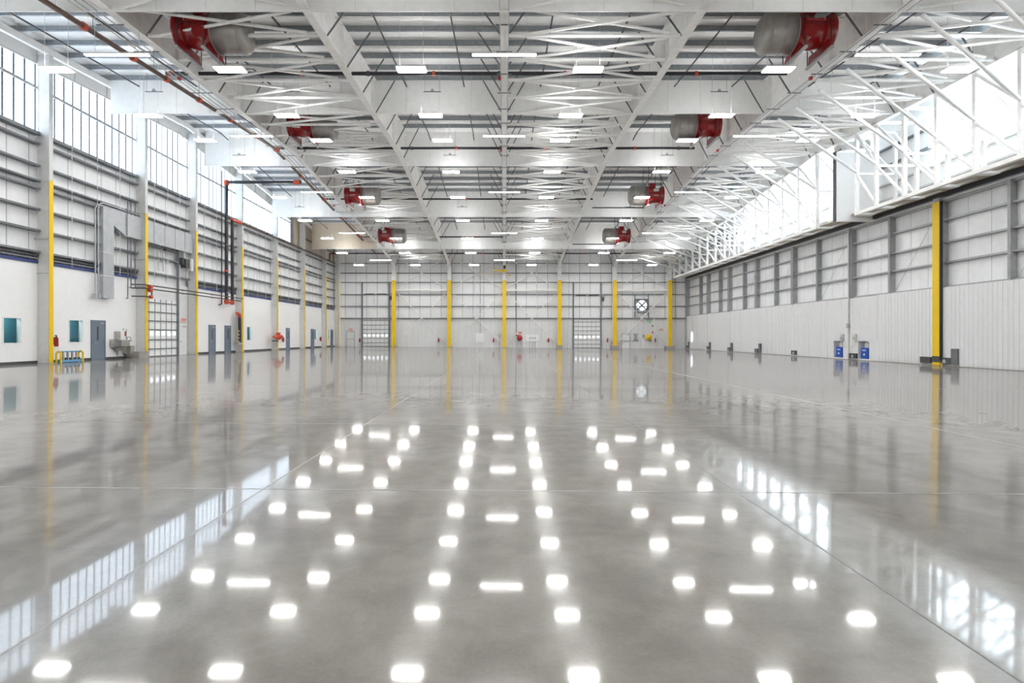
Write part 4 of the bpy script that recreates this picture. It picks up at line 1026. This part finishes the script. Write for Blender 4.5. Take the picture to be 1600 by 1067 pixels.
fb.box(X - H, X - H + 0.03, YB - 0.42, YB - 0.02, Z - H, Z + H).box(X + H - 0.03, X + H, YB - 0.42, YB - 0.02, Z - H, Z + H).box(X - H, X + H, YB - 0.42, YB - 0.02, Z - H, Z - H + 0.03).box(X - H, X + H, YB - 0.42, YB - 0.02, Z + H - 0.03, Z + H)
fb.build('fan_box', M['brace'], t)
B().lathe((X, YB - 0.12, Z), (0, 1, 0), [(0, 0.0), (0, 0.72), (0.03, 0.72)], 32).build('louvre_opening', M['fanlite'], t)
B().bar((X, YB - 0.36, Z), (X, YB - 0.2, Z), 0.12, 12).build('fan_hub', M['dark'], t)
for a in (PI / 4, 3 * PI / 4, 5 * PI / 4, 7 * PI / 4):
    B().rbar((X + 0.1 * math.cos(a), YB - 0.3, Z + 0.1 * math.sin(a)), (X + 0.68 * math.cos(a), YB - 0.3, Z + 0.68 * math.sin(a)), 0.17, 0.03, up=(0, 1, 0)).build('blade', M['dark'], t)
for xx in (X - H - 0.05, X + H + 0.05): B().box(xx - 0.05, xx + 0.05, YB - 0.25, YB - 0.02, 4.15, 7.45).build('support_rail', M['girt'], t)

t = thing('hose_reel', (BX_(812), YB - 0.3, 0.8), 'red hose reel under its pale sign, right of middle column', 'hose reel')
X = BX_(812)
B().lathe((X, YB - 0.5, 1.35), (0, 1, 0), [(0, 0.05), (0, 0.38), (0.04, 0.38), (0.04, 0.2), (0.26, 0.2), (0.26, 0.38), (0.3, 0.38), (0.3, 0.05)], 24).build('reel', M['ext_red'], t)
B().lathe((X, YB - 0.46, 1.35), (0, 1, 0), [(0, 0.2), (0, 0.33), (0.22, 0.33), (0.22, 0.2)], 20).build('coiled_hose', M['orange'], t)
B().box(X - 0.36, X + 0.36, YB - 0.08, YB - 0.05, 1.75, 2.3).build('sign_panel', M['pink'], t)
B().box(X - 0.2, X + 0.25, YB - 0.09, YB - 0.08, 2.0, 2.12).build('sign_mark', M['ext_red'], t)
for s in (-0.3, 0.3): B().box(X + s - 0.04, X + s + 0.04, YB - 0.3, YB - 0.2, fz(X), 1.0).build('stand_leg', M['grey'], t)
t = thing('dark_drop_pipe', (BX_(806.5), YB - 0.3, 1.7), 'dark vertical pipe dropping to the red hose reel', 'pipe')
B().bar((BX_(806.5), YB - 0.42, 1.8), (BX_(806.5), YB - 0.42, 11.7), 0.05, 8).build('pipe_run', M['brace'], t)
B().box(BX_(806.5) - 0.1, BX_(806.5) + 0.1, YB - 0.5, YB - 0.05, 1.65, 1.85).build('shutoff_valve', M['dark'], t)
t = thing('notice_board', (BX_(832), YB - 0.1, 1.0), 'wide white notice board right of the hose reel', 'board')
X = BX_(832)
B().box(X - 0.92, X + 0.92, YB - 0.1, YB - 0.045, 0.85, 1.8).build('board_face', M['wall'], t)
for s in (-0.32, 0.05, 0.4): B().box(X + s - 0.1, X + s + 0.1, YB - 0.12, YB - 0.1, 1.18, 1.45).build('switch_plate', M['grey'], t)
for s in (-0.35, 0, 0.35): B().bar((X + s, YB - 0.07, fz(X)), (X + s, YB - 0.07, 0.85), 0.03, 6).build('conduit_drop', M['grey'], t)
t = thing('white_panel', (BX_(750), YB - 0.1, 0.6), 'square white panel on far wall left of the middle column', 'panel')
X = BX_(750)
B().box(X - 0.6, X + 0.6, YB - 0.11, YB - 0.045, 0.75, 2.0).build('panel_face', M['wall'], t)
B().box(X + 0.45, X + 0.5, YB - 0.13, YB - 0.11, 1.3, 1.45).build('latch', M['grey'], t)
for j, px in enumerate((742.3, 750.3, 838.5, 1022.5)):
    z0 = (0.1, 2.0, 4.2, 0.1)[j]
    t = thing('wall_conduit', (BX_(px), YB - 0.2, z0), ['pale conduit running down left of the square white panel', 'grey conduit running down onto the square white panel', 'white conduit above the wide white notice board', 'white conduit right of the round exhaust fan'][j], 'conduit', 'conduits on the far wall')
    B().bar((BX_(px), YB - 0.33, z0), (BX_(px), YB - 0.33, 11.6 if j < 3 else 8.2), 0.05, 8).build('conduit_pipe', M['white'] if j != 1 else M['grey'], t)
    B().box(BX_(px) - 0.1, BX_(px) + 0.1, YB - 0.42, YB - 0.25, 5.9, 6.15).build('junction_box', M['white'], t)
t = thing('yellow_hose_reel', (BX_(1014), YB - 0.3, 1.0), 'yellow reel on its wall plate below the exhaust fan', 'hose reel')
X = BX_(1014)
B().lathe((X, YB - 0.4, 1.4), (0, 1, 0), [(0, 0), (0, 0.38), (0.04, 0.38), (0.04, 0.25), (0.2, 0.25), (0.2, 0.38), (0.24, 0.38), (0.24, 0)], 24).build('reel', M['yellow'], t)
B().box(X - 0.35, X + 0.25, YB - 0.15, YB - 0.05, 1.1, 1.85).build('wall_plate', M['yellow'], t)
B().box(X + 0.0, X + 0.1, YB - 0.45, YB - 0.4, 1.2, 1.35).build('hub', M['base'], t)
B().tube([(X + 0.2, YB - 0.35, 1.1), (X + 0.3, YB - 0.3, 0.95), (X + 0.15, YB - 0.3, 0.9)], 0.04, 6).build('hose_end', M['base'], t)
t = thing('breaker_cabinet', (BX_(994), YB - 0.2, 0.9), 'grey electrical panel left of the yellow reel', 'panel')
X = BX_(994)
B().box(X - 0.2, X + 0.2, YB - 0.2, YB - 0.04, 1.05, 1.85).build('enclosure', M['grey'], t)
B().box(X - 0.36, X + 0.36, YB - 0.16, YB - 0.04, 1.85, 1.92).box(X - 0.36, X + 0.36, YB - 0.16, YB - 0.04, 0.98, 1.05).build('mounting_channel', M['girt'], t)
t = thing('electrical_box', (BX_(1006.5), YB - 0.2, 1.3), 'small grey box between the electrical panel and yellow reel', 'box')
X = BX_(1006.5)
B().box(X - 0.14, X + 0.14, YB - 0.2, YB - 0.04, 1.4, 1.8).build('enclosure', M['grey'], t)
B().bar((X, YB - 0.12, 1.8), (X, YB - 0.12, 4.0), 0.025, 6).build('conduit_drop', M['column'], t)
t = thing('green_sign', (BX_(1015.3), YB - 0.1, 3.4), 'pale green sign on far wall below the exhaust fan', 'sign')
X = BX_(1015.3)
B().box(X - 0.36, X + 0.36, YB - 0.08, YB - 0.05, 3.4, 4.0).build('sign_face', M['green'], t)
for dz in (0, 0.9): B().lathe((BX_(1020.5), YB - 0.1, 3.05 - dz), (0, -1, 0), [(0, 0.12), (0.06, 0.12), (0.1, 0.06), (0.1, 0)], 10).build('call_point', M['brace'] if dz == 0 else M['ext_red'], t)
t = thing('wire_hoop_hook', (BX_(780.5), YB - 0.2, 1.2), 'dark hose hook on far wall left of the middle column', 'hook')
X = BX_(780.5)
B().lathe((X, YB - 0.16, 1.75), (0, 1, 0), [(0, 0.16), (0, 0.2), (0.05, 0.2), (0.05, 0.16)], 14).build('hook_ring', M['brace'], t)
B().bar((X, YB - 0.14, 0.1), (X, YB - 0.14, 1.55), 0.02, 6).build('hanging_cord', M['brace'], t)
# exit signs
def exit_sign(loc, rot, lab):
    t = thing('exit_sign', loc, lab, 'sign', 'pink exit signs')
    b_ = BASE[t.name]
    s_ = B().box(-0.28, 0.28, -0.03, 0.0, -0.16, 0.16); me = s_.mesh('sign_face', M['pink'])
    o = bpy.data.objects.new('sign_face', me); COL.objects.link(o); o.parent = t; o.rotation_euler = (0, 0, rot)
    cu = bpy.data.curves.new('exit_letters', 'FONT'); cu.body = 'EXIT'; cu.size = 0.24; cu.align_x = 'CENTER'; cu.align_y = 'CENTER'; cu.extrude = 0.003
    cu.materials.append(M['sign_red'])
    tmp = bpy.data.objects.new('exit_letters', cu); COL.objects.link(tmp)
    me = bpy.data.meshes.new_from_object(tmp); bpy.data.objects.remove(tmp)
    l_ = bpy.data.objects.new('exit_letters', me); COL.objects.link(l_); l_.parent = o
    l_.location = (0, -0.034, 0); l_.rotation_euler = (PI / 2, 0, 0)
exit_sign((BX_(547), YB - 0.06, 2.55), 0, 'pink EXIT sign above far wall exit door, left end')
exit_sign((XL + 0.03, 41.3, 2.75), PI / 2, 'pink EXIT sign beside the office-wall sectional door')
exit_sign((BX_(1034), YB - 0.06, 2.5), 0, 'pink EXIT sign on far wall left of the last yellow column')
# jib hoist on the middle back column
t = thing('jib_hoist', (-0.6, 76.5, 10.2), 'small yellow jib hoist at top of the middle back column', 'hoist')
B().rbar((0.25, 77.0, 10.6), (-1.5, 75.2, 10.55), 0.12, 0.16).build('boom', M['yellow'], t)
B().rbar((0.3, 76.9, 10.35), (-3.9, 76.3, 10.2), 0.1, 0.1).build('festoon_rail', M['beige'], t)
B().box(-0.25, 0.25, 76.8, 77.25, 10.45, 10.8).build('pivot_bracket', M['yellow'], t)
B().box(-0.12, 0.2, 76.4, 76.8, 10.9, 11.3).build('hoist_motor', M['base'], t)
B().box(0.6, 0.9, 76.6, 76.8, 9.9, 10.1).build('hook_block', M['yellow'], t)
for s in (-0.9, 0.9): B().bar((0, 76.9, 10.9), (s, 77.0, 12.0), 0.03, 6).build('tie_rod', M['white'], t)
